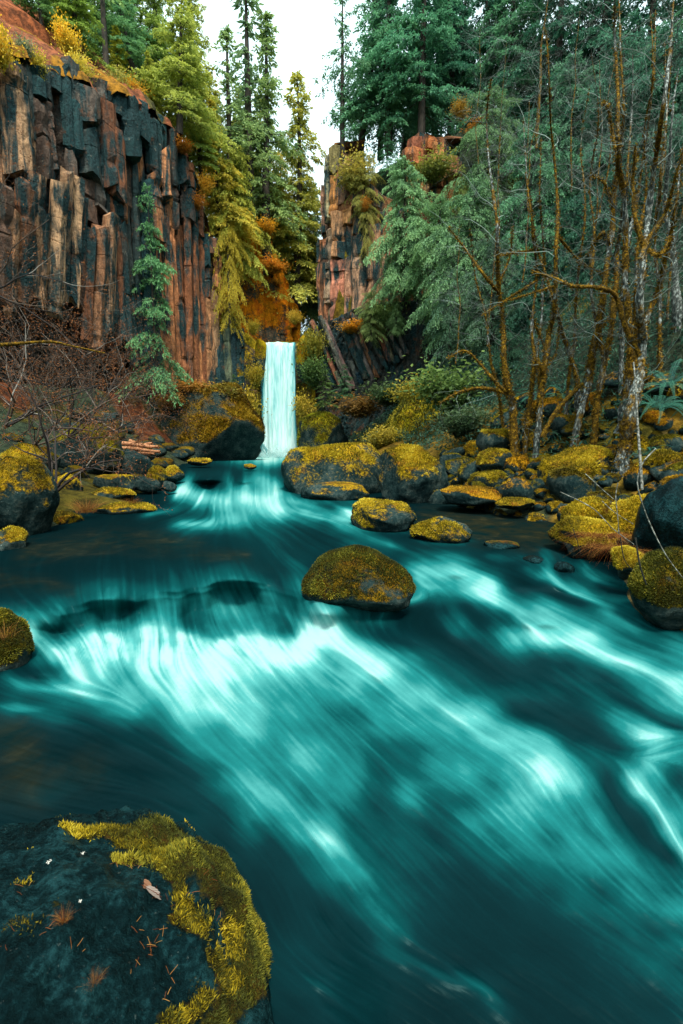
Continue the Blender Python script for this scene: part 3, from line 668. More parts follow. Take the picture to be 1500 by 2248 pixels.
def build_left_cliff():
    path = [(-46,-4,10,22),(-38,12,11,23.5),(-33,22,11.5,24.8),(-28.5,30,12,25.6),(-24.5,36,12.0,28.0),(-22,41,12.0,29.4),(-19.5,46,10.5,30.6),(-17.2,52,6.8,32.8),(-16.2,54.5,5.6,31.4),(-15.2,57,5.0,27.6),(-13.6,60.2,3,20.0)]
    root = bpy.data.objects.new('basalt_cliff', None); COL.objects.link(root)
    root['kind'] = 'structure'; root['label'] = 'tall basalt cliff of rust and teal columns rising over the brushy left bank'
    rng = np.random.default_rng(12)
    # path walked towards +y: the right-hand side of the walk faces the river (+x)
    me, s, P, Nn = cliff_sheet('cliff_face', path, M['basalt'], 31, 1.15, 0.9, nv=90, set_back=0.9, cap=3.0)
    link('cliff_face', me, root, (0.07, 0.055, 0.045))
    nu, nv = 420, 40; sv, Pv = path_pts(path, nu); Tn = nrm(np.gradient(Pv[:, :2], axis=0)); Nv = np.stack([Tn[:, 1], -Tn[:, 0]], -1)
    dist = np.linspace(-0.35, 11, nv)[:, None] + 0 * sv[None]
    edge = 1.5 * fbm(np.stack([sv * .6, 0 * sv, 0 * sv], -1), 5, 41, .65)[None] * np.exp(-np.clip(dist, 0, 9))
    Xs = Pv[:, 0][None] - Nv[:, 0][None] * (dist + edge); Ys = Pv[:, 1][None] - Nv[:, 1][None] * (dist + edge)
    Zs = Pv[:, 3][None] + np.where(dist < 0, dist * 2.2, dist * 0.85) + 0.7 * fbm(np.stack([Xs * .6, Ys * .6, 0 * Xs], -1), 5, 43, .6)
    nz = fbm(np.stack([Xs * .35, Ys * .35, 0 * Xs], -1), 4, 47)
    tint = np.where((nz > 0.18)[..., None], np.array([.20, .10, .012]), np.array([.17, .062, .032])); tint = np.where((nz < -.32)[..., None], np.array([.05, .05, .02]), tint)
    ii = np.arange(nv - 1)[:, None] * nu + np.arange(nu - 1)[None, :]
    link('soil_slope', mesh_np('soil_slope', np.stack([Xs, Ys, Zs], -1).reshape(-1, 3), np.stack([ii, ii + 1, ii + nu + 1, ii + nu], -1).reshape(-1, 4), M['ground'], True, {'tint': tint.reshape(-1, 3)}), root)
    # cave wall under the overhang
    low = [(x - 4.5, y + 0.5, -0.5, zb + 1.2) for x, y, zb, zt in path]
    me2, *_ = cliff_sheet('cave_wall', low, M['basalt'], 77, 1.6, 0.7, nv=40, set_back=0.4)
    link('cave_wall', me2, root, (0.022, 0.019, 0.016))  # near-black tint: the hollow's shade is put into the colour
    n = 0; si = 26.0
    while si < s[-1] - 0.5 and n < 290:
        w = rng.uniform(0.65, 1.15); si += w * 0.84
        p = np.array([np.interp(si, s, P[:, k]) for k in range(4)]); nn = np.array([np.interp(si, s, Nn[:, k]) for k in range(2)])
        zb, zt = p[2] + rng.uniform(-1.6, 1.6), p[3] + rng.uniform(-1.9, 0.5)
        z = zb; lowpart = rng.uniform(0.5, 0.66) if si < s[-1] - 13 else rng.uniform(0.72, 0.98)
        first = True
        while z < zt - 0.6:
            frac = (z - zb) / (zt - zb)
            h = (zt - zb) * lowpart * rng.uniform(0.75, 1.0) if first else rng.uniform(3.0, 7.0)
            h = min(h, zt - z)
            inset = rng.uniform(0.0, 0.38) if first else rng.uniform(-0.4, 0.5)
            if not first: inset -= 0.9 * float(fbm(np.array([[si * .28, z * .3, 0]]), 2, 7)[0])
            if not first and rng.random() < 0.16: z += h * 0.6; continue
            q = np.array([p[0] - nn[0] * inset, p[1] - nn[1] * inset, z])
            X, Y = px_of((q[0], q[1], z + h * 0.5))
            bend = 0.0
            if first and X < 240: bend = -1.6 * sstep(240, 60, X)
            zn = float(fbm(np.array([[q[0] * .16, q[1] * .16, (z + h / 2) * .13]]), 3, 91)[0]) + rng.normal(0, .09)
            if X > 350: pal = [TEALC, RED, ORANGE, TAN]; zn += 0.30 if first else -0.12
            elif X > 230: pal = [TEALC, (.05, .055, .05), RED, ORANGE]; zn += 0.02
            else: pal = [TEALC, (.06, .07, .065), RED, TAN]; zn += 0.16 if (first and X < 150) else -0.05
            zi = np.clip((zn + 0.38) / 0.76 * 3, 0, 2.999); c0, c1 = pal[int(zi)], pal[int(zi) + 1]; fr = zi - int(zi)
            col = tuple(a_ * (1 - fr) + b_ * fr for a_, b_ in zip(c0, c1))
            k = rng.uniform(0.75, 1.25)
            me = column_mesh(w * (1 if first else rng.uniform(1.0, 1.6)), h, int(rng.integers(1e6)), bend=0)
            o = link('basalt_column', me, root, tuple(c * k for c in col)); n += 1
            o.location = q; ang = math.atan2(nn[1], nn[0])
            o.rotation_euler = (rng.uniform(-0.03, 0.03), rng.uniform(-0.03, 0.03) , 0)
            if bend: o.rotation_euler.y = 0.10 - bend * 0.05; o.rotation_euler.x = -bend * 0.06
            z += h + rng.uniform(0.0, 0.06); first = False
build_left_cliff()

def build_columns(root, path, seed, w0, w1, colors, skip=0.0, lean=0.0, segs=(1, 2), inset=(0.0, 0.4), limit=200):
    rng = np.random.default_rng(seed); s, P = path_pts(path, 200)
    T = nrm(np.gradient(P[:, :2], axis=0)); Nn = np.stack([T[:, 1], -T[:, 0]], -1)
    si, n = 0.3, 0
    while si < s[-1] - 0.2 and n < limit:
        w = rng.uniform(w0, w1); si += w * 0.88
        if rng.random() < skip: continue
        p = np.array([np.interp(si, s, P[:, k]) for k in range(4)]); nn = np.array([np.interp(si, s, Nn[:, k]) for k in range(2)])
        k = int(rng.integers(segs[0], segs[1] + 1)); cuts = np.sort(rng.uniform(0.15, 0.9, k - 1)); cuts = [0, *cuts, 1]
        zt, zb = p[3] + rng.uniform(-.8, .2), p[2] + rng.uniform(-.3, .6)
        for a, b in zip(cuts[:-1], cuts[1:]):
            z0, h = zb + (zt - zb) * a, (zt - zb) * (b - a)
            if h < 0.4: continue
            ins = rng.uniform(*inset)
            o = link('basalt_column', column_mesh(w, h, int(rng.integers(1e6))), root, tuple(c * rng.uniform(.8, 1.2) for c in colors[int(rng.integers(len(colors)))]))
            o.location = (p[0] - nn[0] * ins, p[1] - nn[1] * ins, z0); o.rotation_euler = (rng.uniform(-.03, .03), lean + rng.uniform(-.03, .03), 0); n += 1

def cliff_thing(name, label):
    o = bpy.data.objects.new(name, None); COL.objects.link(o); o['kind'] = 'structure'; o['label'] = label; return o
# headwall either side of the waterfall
hw = cliff_thing('headwall', 'mossy headwall with dark basalt columns on both sides of the waterfall')
me, *_ = cliff_sheet('cliff_face', [(-14.6,59.6,-1,15.5),(-12.5,60.6,-1,15.2),(-10.6,61.2,-1,13.8),(-9.5,61.4,-1,12.75),(-5.0,61.4,-1,12.75),(-4.2,61.0,-1,14.2),(-3.0,60.2,-1,14.6)], M['mosswall'], 5, 0.9, 0.5, nv=70, set_back=0.2, moss=0.5)
link('cliff_face', me, hw, (1.0, 1.05, 0.8))
build_columns(hw, [(-15.2,58.6,6,15),(-13,59.9,6,15),(-11.4,60.7,7,15)], 8, 0.6, 0.85, [TEALC, TEALC, (0.10, 0.12, 0.11)], inset=(0, .3))
rl = cliff_thing('fan_cliff', 'dark fan of leaning basalt columns right of the waterfall')
me, *_ = cliff_sheet('cliff_face', [(-3.2,60.3,-1,13.5),(-1.5,59.6,-1,15.2),(1,58.8,-1,16.2),(4,57.8,2,16.6),(7,56.6,5,16.4),(10,55,9,15)], M['basalt'], 15, 0.7, 0.5, nv=70, set_back=0.7, lean=-0.5)
link('cliff_face', me, rl, (0.04, 0.045, 0.04))
build_columns(rl, [(-3.0,60.1,9.2,13.6),(-1.5,59.5,8.2,15.0),(1,58.7,7.6,16.0),(4,57.7,9,16.4),(7,56.5,11,16.2)], 18, 0.38, 0.58, [(0.16, 0.15, 0.12), (0.10, 0.11, 0.10), TEALC, (0.05, 0.06, 0.06), (0.24, 0.10, 0.045)], lean=-0.42, segs=(1, 2), inset=(.15, .6))
rc = cliff_thing('tower_cliff', 'tall orange basalt tower standing at the right of the gorge')
tp = [(-2.4,75,12,30),(-2.2,69,12,32),(-1.9,65,12,33.5),(-0.9,62.4,12.5,35),(1.4,61.3,14,31.5),(4.5,60.3,15,28.5),(7,59.2,15.5,27),(10,57.6,16,24)]
me, *_ = cliff_sheet('cliff_face', tp, M['basalt'], 25, 1.5, 0.6, nv=90, set_back=0.5)
link('cliff_face', me, rc, (0.30, 0.14, 0.06))
build_columns(rc, [(-2.2,66,13.2,25.5),(-1.6,63.4,13.6,26),(-0.6,62.1,14.0,27.5),(1.4,61.2,15.0,27.5),(4,60.4,16.0,25),(6.5,59.3,16.3,22)], 28, 1.2, 1.9, [(.50, .23, .10), TAN, TAN, (0.46, 0.25, 0.12)], segs=(1, 2), inset=(.1, .6))
build_columns(rc, [(-2.2,66,26,30),(-1.3,63,27,35),(-0.2,62.0,28,34),(0.8,61.7,28,31.5),(2.0,61.2,27,29.5)], 29, 1.0, 1.7, [(0.24, 0.15, 0.08), TAN, ORANGE], segs=(1, 2), inset=(.0, .45))
sp = cliff_thing('mossy_spur', 'orange mossy rock spur above the left side of the waterfall lip')
me, *_ = cliff_sheet('cliff_face', [(-15.5,61.5,12,22),(-13.2,62.8,12,24.5),(-11.4,63.8,12,26.2),(-9.9,64.6,12,27.2),(-8.6,65.3,12.2,25.4),(-7.4,66.2,12.4,22.5),(-6.3,67.5,12.5,19.5),(-5.8,70,12.5,18)], M['mosswall'], 35, 0.9, 0.8, nv=70, set_back=0.0, moss=0.62)
link('cliff_face', me, sp, (1.9, 0.95, 0.5))
oc = cliff_thing('rock_outcrop', 'orange rock outcrop showing among the trees above the right slope')
a, b = W(905, 400, 60), W(1000, 390, 57)
me, *_ = cliff_sheet('cliff_face', [(a.x - 1.0, 62, a.z - 4, W(905,330,62).z), (a.x + 0.5, 60.8, a.z - 4, W(925,272,60).z), (a.x + 1.6, 60.2, a.z - 4, W(940,290,60).z), (a.x + 3.0, 58.5, a.z - 4, W(985,300,58.5).z), (b.x + 0.9, 57.9, b.z - 4, W(1020,372,57.5).z)], M['basalt'], 45, 0.9, 0.8, nv=60, set_back=1.0)
link('cliff_face', me, oc, (0.26, 0.11, 0.05))
build_columns(oc, [(a.x - 1.0, 62, a.z - 4, W(905,335,62).z), (a.x + 0.6, 60.6, a.z - 4, W(925,280,60).z), (a.x + 3.0, 58.5, a.z - 4, W(985,305,58.5).z), (b.x + 0.9, 57.9, b.z - 4, W(1020,375,57.5).z)], 46, 0.9, 1.7, [(.36, .14, .05), (.30, .13, .06), RED, (.42, .22, .09)], segs=(3, 5), inset=(-.4, .8))

# ------------------------------------------------------------------ boulders
def vnormals(V, T):
    n = np.cross(V[T[:, 1]] - V[T[:, 0]], V[T[:, 2]] - V[T[:, 0]]); N_ = np.zeros_like(V)
    for k in range(3): np.add.at(N_, T[:, k], n)
    return nrm(N_)
def rock_shape(r, seed, sub=4, cuts=9, rough=0.16, rotz=0.0, tilt=0.0, flat=0.0):
    V, T = ICO[sub]; V = V.copy(); rng = np.random.default_rng(seed)
    V = V * (1 + rough * 1.4 * fbm(V * 1.1 + seed, 2, seed))[:, None]
    for _ in range(cuts):
        n = nrm(rng.normal(0, 1, 3)[None])[0]; o = rng.uniform(0.62, 0.92)
        d = V @ n - o; V = V - np.where(d > 0, d * (0.88 if cuts > 5 else 0.6), 0)[:, None] * n
    if flat: V[:, 2] = np.where(V[:, 2] > flat, flat + (V[:, 2] - flat) * 0.25, V[:, 2])
    V = V * (1 + rough * 0.45 * fbm(V * 3.5 + seed, 4, seed + 3))[:, None]
    V = V * np.asarray(r)[None]
    c, s = math.cos(tilt), math.sin(tilt)
    V = np.stack([V[:, 0] * c - V[:, 2] * s, V[:, 1], V[:, 0] * s + V[:, 2] * c], -1)
    c, s = math.cos(rotz), math.sin(rotz)
    return np.stack([V[:, 0] * c - V[:, 1] * s, V[:, 0] * s + V[:, 1] * c, V[:, 2]], -1), T
def moss_mask(V, T, loc, amt, seed, up=0.5, scale=0.8):
    n = vnormals(V, T)
    return amt + up * (n[:, 2] - 0.3) + 0.45 * fbm((V + np.asarray(loc)) * scale, 4, seed), n
def scatter(V, T, mask, n, rng, thr=0.45):
    a = np.linalg.norm(np.cross(V[T[:, 1]] - V[T[:, 0]], V[T[:, 2]] - V[T[:, 0]]), axis=1)
    m = mask[T].mean(1); w = a * np.clip((m - thr) * 5, 0, 1)
    if w.sum() <= 0: return None
    f = rng.choice(len(T), n, p=w / w.sum()); b = rng.dirichlet((1, 1, 1), n)
    return (V[T[f]] * b[..., None]).sum(1), f
def add_moss(root, V, T, mask, n, size, mat, seed, thr=0.45, clump=1.2, bright=0.5, wid=0.16, tint=False):
    rng = np.random.default_rng(seed); r = scatter(V, T, mask, n, rng, thr)
    if r is None: return
    P, f = r
    nn = nrm(np.cross(V[T[f][:, 1]] - V[T[f][:, 0]], V[T[f][:, 2]] - V[T[f][:, 0]]))
    D = nrm(nn + rng.normal(0, 0.5, P.shape) + [0, 0, 0.25]); S = nrm(np.cross(D, rng.normal(0, 1, P.shape)))
    cl = fbm(P / (size * 9), 3, seed + 2)
    cl2 = fbm(P * max(1.0, 0.045 / size), 3, seed + 9)
    l = size * rng.uniform(0.6, 1.4, n) * (1 + clump * 0.5 * cl)
    m = Mesh(); m.leaves(P - nn * size * 0.1, D, S, l, l * wid, 0.1, np.clip(bright - 0.04 + 0.6 * cl + 0.7 * cl2 + rng.normal(0, 0.16, n), 0, 1))
    return link('moss', m.build('moss', mat), root, tuple(root.color) if tint else None, kind='stuff')

def boulder(label, px, py, hw, hh, d, seed, moss=0.3, mat='rock', sub=4, tint=(1, 1, 1), cuts=9, rotz=0.0, tilt=0.0, rough=0.16, deep=1.25, ry=0.85, mossn=0, msize=0.03, mmat='moss', up=0.5, name='boulder', cat='boulder', flat=0.0, group=None, bright=0.5):
    k = MPP(px, py, d); c = W(px, py, d)
    rz = hh * k * deep; c.z -= hh * k * (deep - 1)
    V, T = rock_shape((hw * k * 1.12, hw * k * 1.12 * ry, rz * 1.1), seed, sub, cuts, rough, rotz, tilt, flat)
    mask, n = moss_mask(V, T, c, moss + (0.14 if moss > 0 else 0), seed, up, 0.8 * 24 / max(d, 6))
    mask = mask - 0.7 * sstep(-0.12, -0.5, V[:, 2] / (rz * 1.1))
    me = mesh_np(name, V, T, M[mat], True, {'moss': mask})
    o = thing(name, label, cat, c, group, me, (*tint, 1))
    if mossn: add_moss(o, V, T, mask, mossn, msize, M[mmat], seed, bright=bright, tint=(mmat == 'moss'))
    return o

G = (1.0, 1.0, 1.0)
boulder('largest gold mossed boulder at midstream, in front of the waterfall', 732, 1032, 116, 58, 25.0, 101, 0.20, sub=5, cuts=8, mossn=9000, msize=0.09, rough=0.12)
boulder('low flat brown boulder lying against the largest midstream boulder', 740, 1074, 70, 26, 21.8, 102, 0.12, sub=5, cuts=10, tint=(0.8, .75, .7), flat=0.5)
boulder('square mossy boulder with a dark undercut at the right bank edge', 898, 1043, 66, 50, 20.6, 103, 0.30, sub=5, cuts=7, mossn=8000, msize=0.07)
boulder('moss rimmed boulder with a bare teal slab face in the river', 848, 1129, 76, 34, 14.7, 104, 0.34, sub=5, cuts=12, tilt=-0.12, mossn=6000, msize=0.05, up=0.15)
boulder('teal wedge shaped stone with a mossy foot beside the slab boulder', 974, 1163, 60, 27, 13.1, 105, 0.26, sub=5, cuts=10, tilt=-0.22, mossn=4000, msize=0.045, up=0.1)
boulder('rounded moss dome boulder standing alone above the rapids', 800, 1266, 108, 54, 8.5, 106, 0.46, sub=5, cuts=4, rough=0.15, mossn=42000, msize=0.030, mmat='mossdark', up=0.25, tint=(.45, .4, .4), bright=0.5)
boulder('long tilted moss slab boulder under the mossy alders', 1268, 1035, 84, 50, 17.2, 107, 0.42, sub=5, cuts=8, tilt=0.3, mossn=12000, msize=0.06)
boulder('tall dark teal boulder cut by the right edge of the picture', 1490, 1150, 86, 112, 9.6, 108, -0.12, sub=5, cuts=8, mat='rockwet')
boulder('gold moss hummock bulging over the quiet water at the right bank', 1285, 1130, 52, 36, 12.4, 109, 0.75, sub=4, cuts=9, rough=0.32, mossn=9000, msize=0.05, bright=0.62)
boulder('lower moss hummock with trailing red grass at the right bank', 1300, 1172, 70, 34, 11.4, 110, 0.6, sub=4, cuts=9, rough=0.32, mossn=9000, msize=0.05, bright=0.6)
boulder('moss hummock behind the grass on the right bank', 1385, 1150, 46, 44, 11.2, 111, 0.62, sub=4, cuts=9, rough=.3, mossn=6000, msize=0.05, bright=0.55)
boulder('golden moss cushion dipping into the rapids below the red grass', 1385, 1235, 36, 28, 9.2, 112, 0.7, sub=4, cuts=8, rough=.3, mossn=9000, msize=0.04, bright=0.6)
boulder('dark olive mossed rock at the right waterline, below the tall teal boulder', 1475, 1275, 80, 66, 7.9, 113, 0.55, sub=5, cuts=4, mossn=26000, msize=0.035, mmat='mossdark', tint=(.4, .45, .5), bright=0.4)
boulder('small black wet stone splitting the rapids by the right bank', 1237, 1248, 20, 15, 10.4, 114, -0.2, sub=4, cuts=5, mat='rockwet', name='stone', cat='stone')
boulder('low brown stone just breaking the water below the wedge stone', 1100, 1196, 34, 8, 12.2, 115, 0.1, sub=4, cuts=4, mat='rockwet', name='stone', cat='stone')
boulder('dark sunken stone under the small right bank cascade', 1175, 1228, 26, 9, 11.0, 116, -0.2, sub=4, mat='rockwet', name='stone', cat='stone')
boulder('upright mossy boulder behind the bank, left of the first alder', 1087, 966, 40, 28, 21.5, 120, 0.3, cuts=10, mossn=4000, msize=0.08)
boulder('shaded mossy boulder in front of the upright one', 1085, 1006, 40, 24, 20.5, 121, 0.25, cuts=9, mossn=3000, msize=0.07)
boulder('mossy boulder behind the alder row', 1330, 940, 34, 20, 21.5, 122, 0.4, cuts=8, mossn=2500, msize=0.08)
boulder('round gold boulder between the slab and the right trunk', 1400, 985, 32, 22, 17.0, 123, 0.45, cuts=6, mossn=2500, msize=0.06)
boulder('mossy boulder under the ferns at the right edge', 1450, 1015, 40, 24, 15.0, 124, 0.42, cuts=8, mossn=3500, msize=0.06)
boulder('flat mossy stone bar at the head of the quiet side pool', 1030, 1085, 70, 16, 17.8, 125, 0.3, cuts=9, tint=(.9, .7, .6), mossn=3000, msize=0.05)
boulder('thin mossy ledge stone along the far edge of the side pool', 1130, 1103, 42, 11, 16.5, 126, 0.4, cuts=8, mossn=2500, msize=0.05)
boulder('mossy rock mound reaching down the slope right of the waterfall', 935, 945, 130, 75, 41, 127, 0.45, sub=5, cuts=14, tilt=0.45, tint=(.75, .95, .7), rough=0.35, mossn=16000, msize=0.2, mmat='mossdark', bright=.7)
# left bank
boulder('big mossy boulder cut by the left edge of the picture', 32, 1092, 72, 86, 13.6, 130, 0.20, sub=5, cuts=7, tilt=-0.35, mossn=9000, msize=0.045, tint=(.8, .75, .7))
boulder('small grey green boulder below the big left edge boulder', 12, 1192, 44, 36, 11.9, 131, 0.3, sub=5, cuts=8, mossn=3500, msize=0.04)
boulder('broad mossy boulder in front of the bare brush', 198, 992, 68, 50, 26.5, 132, 0.24, sub=5, cuts=8, tint=(.6, .7, .6), mossn=4000, msize=0.08)
boulder('dark boulder tucked behind the broad mossy boulder', 290, 1014, 34, 26, 27.5, 133, -0.05, cuts=9)
boulder('pale teal topped boulder below the broad mossy boulder', 255, 1053, 46, 20, 23.0, 134, 0.1, cuts=9, flat=0.5)
boulder('round gold moss boulder at the water left of the first cascade', 345, 1046, 19, 20, 24.5, 135, 0.45, cuts=5, mossn=1500, msize=0.07)
boulder('olive moss boulder beside the first cascade', 380, 1040, 21, 14, 26.5, 136, 0.4, cuts=5, mossn=1500, msize=0.07)
boulder('brown wet boulder between the cascade and the gold one', 322, 1062, 24, 14, 23.2, 137, 0.0, cuts=9, tint=(.7, .5, .4))
boulder('long mossy ledge boulder at the left waterline', 235, 1088, 45, 18, 20.2, 138, 0.35, cuts=9, mossn=3000, msize=0.06)
boulder('lowest mossy flat stone at the left waterline', 270, 1117, 64, 13, 17.6, 139, 0.4, cuts=9, mossn=3500, msize=0.05)
boulder('mossy stone with orange grass at the left shallow pool', 138, 1140, 38, 20, 15.4, 140, 0.45, cuts=7, mossn=3500, msize=0.05)
boulder('mossy boulder behind the big left edge boulder', 55, 1008, 62, 30, 22, 141, 0.25, cuts=9, mossn=2500, msize=0.07)
boulder('mossy stone below the bare trunk of the brush', 150, 1060, 26, 26, 20, 142, 0.3, cuts=9)
boulder('small stone beside the brown wet boulder', 372, 1066, 14, 9, 22.8, 143, -.1, cuts=8, name='stone', cat='stone')
boulder('small gold moss stone in the plunge pool', 437, 1013, 24, 6, 37, 144, 0.6, cuts=4, mossn=800, msize=0.08, name='stone', cat='stone')
boulder('tiny moss stone between the cascade and the largest boulder', 548, 1023, 13, 5, 33, 145, 0.5, cuts=4, name='stone', cat='stone')
boulder('dark round rock veiled by the first cascade', 455, 1056, 27, 9, 28.6, 146, -.2, cuts=3, mat='rockwet', name='stone', cat='stone')
boulder('moss rock with dry stalks at the left edge of the churning water', 2, 1412, 50, 62, 6.9, 147, 0.6, sub=5, cuts=3, rough=0.1, mossn=16000, msize=0.03, mmat='mossdark', tint=(.5, .5, .5), bright=0.5)
boulder('massive mossy rock dome at the foot of the left cliff beside the pool', 455, 930, 108, 84, 51, 150, 0.36, sub=5, cuts=9, tint=(.62, .52, .4), mossn=20000, msize=0.2, rough=0.2, name='rock_dome', cat='rock', ry=0.7)
boulder('mossy rock corner left of the waterfall lip', 572, 775, 12, 34, 60.2, 152, 0.5, sub=4, cuts=8, tint=(.8, .9, .6), rough=.25, name='rock_ledge', cat='rock')
boulder('mossy rock corner right of the waterfall lip', 664, 778, 13, 36, 60.0, 153, 0.5, sub=4, cuts=8, tint=(.8, .9, .6), rough=.25, name='rock_ledge', cat='rock')
boulder('mossy rock ledge at the right foot of the waterfall', 705, 960, 60, 52, 55, 151, 0.35, sub=5, cuts=8, tint=(.6, .8, .6), mossn=8000, msize=0.22, rough=0.2, name='rock_ledge', cat='rock')

# loose stones strewn over the banks
def stones():
    protos = []
    for s in range(7):
        V, T = rock_shape((1.05, 0.9, 0.8), 300 + s, 3, 15, 0.2)
        mask, n = moss_mask(V, T, (0, 0, 0), [.5, .3, .42, .2, .5, .35, .28][s], 300 + s, 0.5, 1.5)
        pm = mesh_np('stone', V, T, M['rock'], True, {'moss': mask})
        rngm = np.random.default_rng(s); P, f = scatter(V, T, mask, 1400, rngm)
        nn = nrm(P); D = nrm(nn + rngm.normal(0, .5, P.shape)); S = nrm(np.cross(D, rngm.normal(0, 1, P.shape)))
        cl = fbm(P * 2.5, 3, s); l = 0.09 * rngm.uniform(.6, 1.4, len(P))
        mm = Mesh(); mm.leaves(P, D, S, l, l * .2, .1, np.clip(.5 + .7 * cl + rngm.normal(0, .15, len(P)), 0, 1))
        protos.append((pm, mm.build('moss', M['moss'])))
    rng = np.random.default_rng(77); n = 0; placed = []
    while n < 230:
        y = rng.uniform(10.5, 27); t = rng.uniform(0.1, 7.5); x = float(x_right(y)) + t
        px, py = px_of((x, y, float(terrain(x, y))))
        if px < 905 or px > 1540: continue
        r = (0.16 + 0.6 * rng.random() ** 1.7) * (0.6 + 0.035 * y)
        if any((x - a) ** 2 + (y - b) ** 2 < (r + c) ** 2 * 0.34 for a, b, c in placed): continue
        placed.append((x, y, r)); pm, mm = protos[n % 7]
        where = 'left of the alders' if px < 1130 else ('among the alder trunks' if px < 1400 else 'right of the thickest alder')
        how = 'at the water edge' if t < 1.6 else ('in the middle of the strewn boulders' if t < 4.2 else 'at the foot of the forested slope')
        size = 'large' if r > .62 else ('small' if r < .36 else 'middling')
        o = thing('mossy_stone', size + ' gold mossed stone ' + how + ', ' + where, 'stone', (x, y, float(terrain(x, y)) + r * 0.15), 'mossy stones strewn on the right bank', pm, [(1.05, .95, .9, 1), (.5, .58, .6, 1), (.8, .6, .5, 1), (.35, .36, .4, 1), (1.0, .75, .5, 1), (.7, .75, .7, 1)][int(rng.integers(6))])
        o.scale = (r, r * rng.uniform(.8, 1.2), r * rng.uniform(.7, 1.1)); o.rotation_euler = (rng.uniform(-.3, .3), rng.uniform(-.3, .3), rng.uniform(0, 6.28))
        link('moss', mm, o, tuple(o.color), kind='stuff'); n += 1
    n = 0
    while n < 60:
        y = rng.uniform(15, 46); u = rng.uniform(0.03, 0.9); xl, xw = float(x_left(y)), float(x_wall(y)); x = xl + (xw - xl) * u
        px, py = px_of((x, y, float(terrain(x, y))))
        if px < -60 or px > 500: continue
        r = rng.uniform(0.2, 0.9) * (0.6 + 0.018 * y); pm, mm = protos[n % 7]
        where = 'at the left waterline' if u < .2 else ('halfway up the rubble slope under the left cliff' if u < .55 else 'high on the rubble slope under the left cliff')
        o = thing('talus_stone', ('large' if r > .75 else 'small') + ' dull stone ' + where + (', behind the bare bushes' if px < 200 else ', towards the driftwood'), 'stone', (x, y, float(terrain(x, y)) + r * 0.1), 'rubble stones below the left cliff', pm, (.35, .35, .3, 1))
        o.scale = (r, r * rng.uniform(.8, 1.2), r * rng.uniform(.6, 1.0)); o.rotation_euler = (0, 0, rng.uniform(0, 6.28)); n += 1
stones()

# ------------------------------------------------------------------ the foreground rock
def build_front_rock():
    V, T = ICO[6]; V = V.copy(); seed = 9
    rng = np.random.default_rng(seed)
    V = V * (1 + 0.10 * fbm(V * 1.3 + 4, 3, seed))[:, None]
    for n, o in [((0.05, 0.2, 0.97), 0.80), ((0.75, -0.1, 0.65), 0.84), ((-0.3, 0.8, 0.5), 0.86), ((0.9, 0.35, 0.1), 0.93), ((0.2, -0.75, 0.6), 0.85)]:
        n = np.array(n) / np.linalg.norm(n); dd = V @ n - o; V = V - np.where(dd > 0, dd * 0.8, 0)[:, None] * n
    V = V * np.array([1.66, 1.42, 0.92])
    ridge = fbm(np.stack([V[:, 0] * 2.2 + V[:, 1] * 1.6, V[:, 1] * 0.8 - V[:, 0] * .6, V[:, 2] * 2], -1), 5, 14)
    nn = vnormals(V, T)
    V = V + nn * (0.12 * ridge - 0.16 * np.abs(fbm(np.stack([V[:, 0] * 2.6 + V[:, 1] * 1.4, V[:, 1] * 1.2 - V[:, 0] * .8, V[:, 2] * 3], -1), 3, 12)) + 0.09 * np.abs(fbm(np.stack([V[:, 0] * 5 + V[:, 1] * 3, V[:, 1] * 2 - V[:, 0] * 1.5, V[:, 2] * 4], -1), 4, 15)) + 0.02 * np.abs(fbm(V * 16, 4, 16)) + 0.008 * fbm(V * 45, 2, 18))[:, None]
    loc = np.array([-2.08, 2.58, -1.42])
    Wp = V + loc
    # which way the photograph's moss lies: along the river-side shoulder
    n = vnormals(V, T)
    f_ = Wp[:, 1] * CP - (Wp[:, 2] - CAMZ) * SP; u_ = Wp[:, 1] * SP + (Wp[:, 2] - CAMZ) * CP
    X = 750 + F * Wp[:, 0] / np.maximum(f_, .3) + 26 * fbm(V * 5, 3, 61); Y = 1124 - F * u_ / np.maximum(f_, .3) + 26 * fbm(V * 5 + 9, 3, 62)
    gold = np.zeros(len(V)); oliv = np.zeros(len(V))
    for pts, w in [([(150,1812),(220,1836),(300,1842),(350,1885),(375,1930),(400,1970),(430,2010),(455,2040)], 20), ([(380,2015),(445,2035)], 18), ([(500,2030),(512,2090)], 22), ([(470,2105),(490,2150)], 28), ([(360,2240),(440,2190)], 34)]:
        gold = np.maximum(gold, np.exp(-(seg_dist(X, Y, pts) / w) ** 2))
    for pts, w in [([(330,1850),(440,1890),(520,1970),(565,2050),(545,2130),(490,2230),(480,2300)], 62), ([(250,1880),(330,1895)], 16), ([(120,1960),(140,2020)], 8)]:
        oliv = np.maximum(oliv, np.exp(-(seg_dist(X, Y, pts) / w) ** 2))
    mask = np.maximum(gold, oliv) * 1.1 - 0.12 + 0.26 * fbm(V * 9, 3, 23)
    me = mesh_np('boulder', V, T, M['rockwet'], True, {'moss': mask * 0.9})
    o = thing('boulder', 'large dark wet boulder with golden moss at the lower left, beside the rapids', 'boulder', loc, None, me, (.35, .35, .35, 1))
    add_moss(o, V, T, mask + 0.5 * fbm(V * 6, 3, 28), 56000, 0.024, M['mossdark'], 3, 0.46, bright=0.40, wid=.10)
    add_moss(o, V, T, 0.42 + 0.9 * fbm(V * 7, 4, 27), 2600, 0.02, M['moss'], 6, 0.78, bright=0.5)
    add_moss(o, V, T, gold + 0.55 * fbm(V * 8, 3, 29), 26000, 0.028, M['moss'], 4, 0.46, bright=0.52, wid=.09)
    return o, Wp, T
FRONT, FW, FT = build_front_rock()

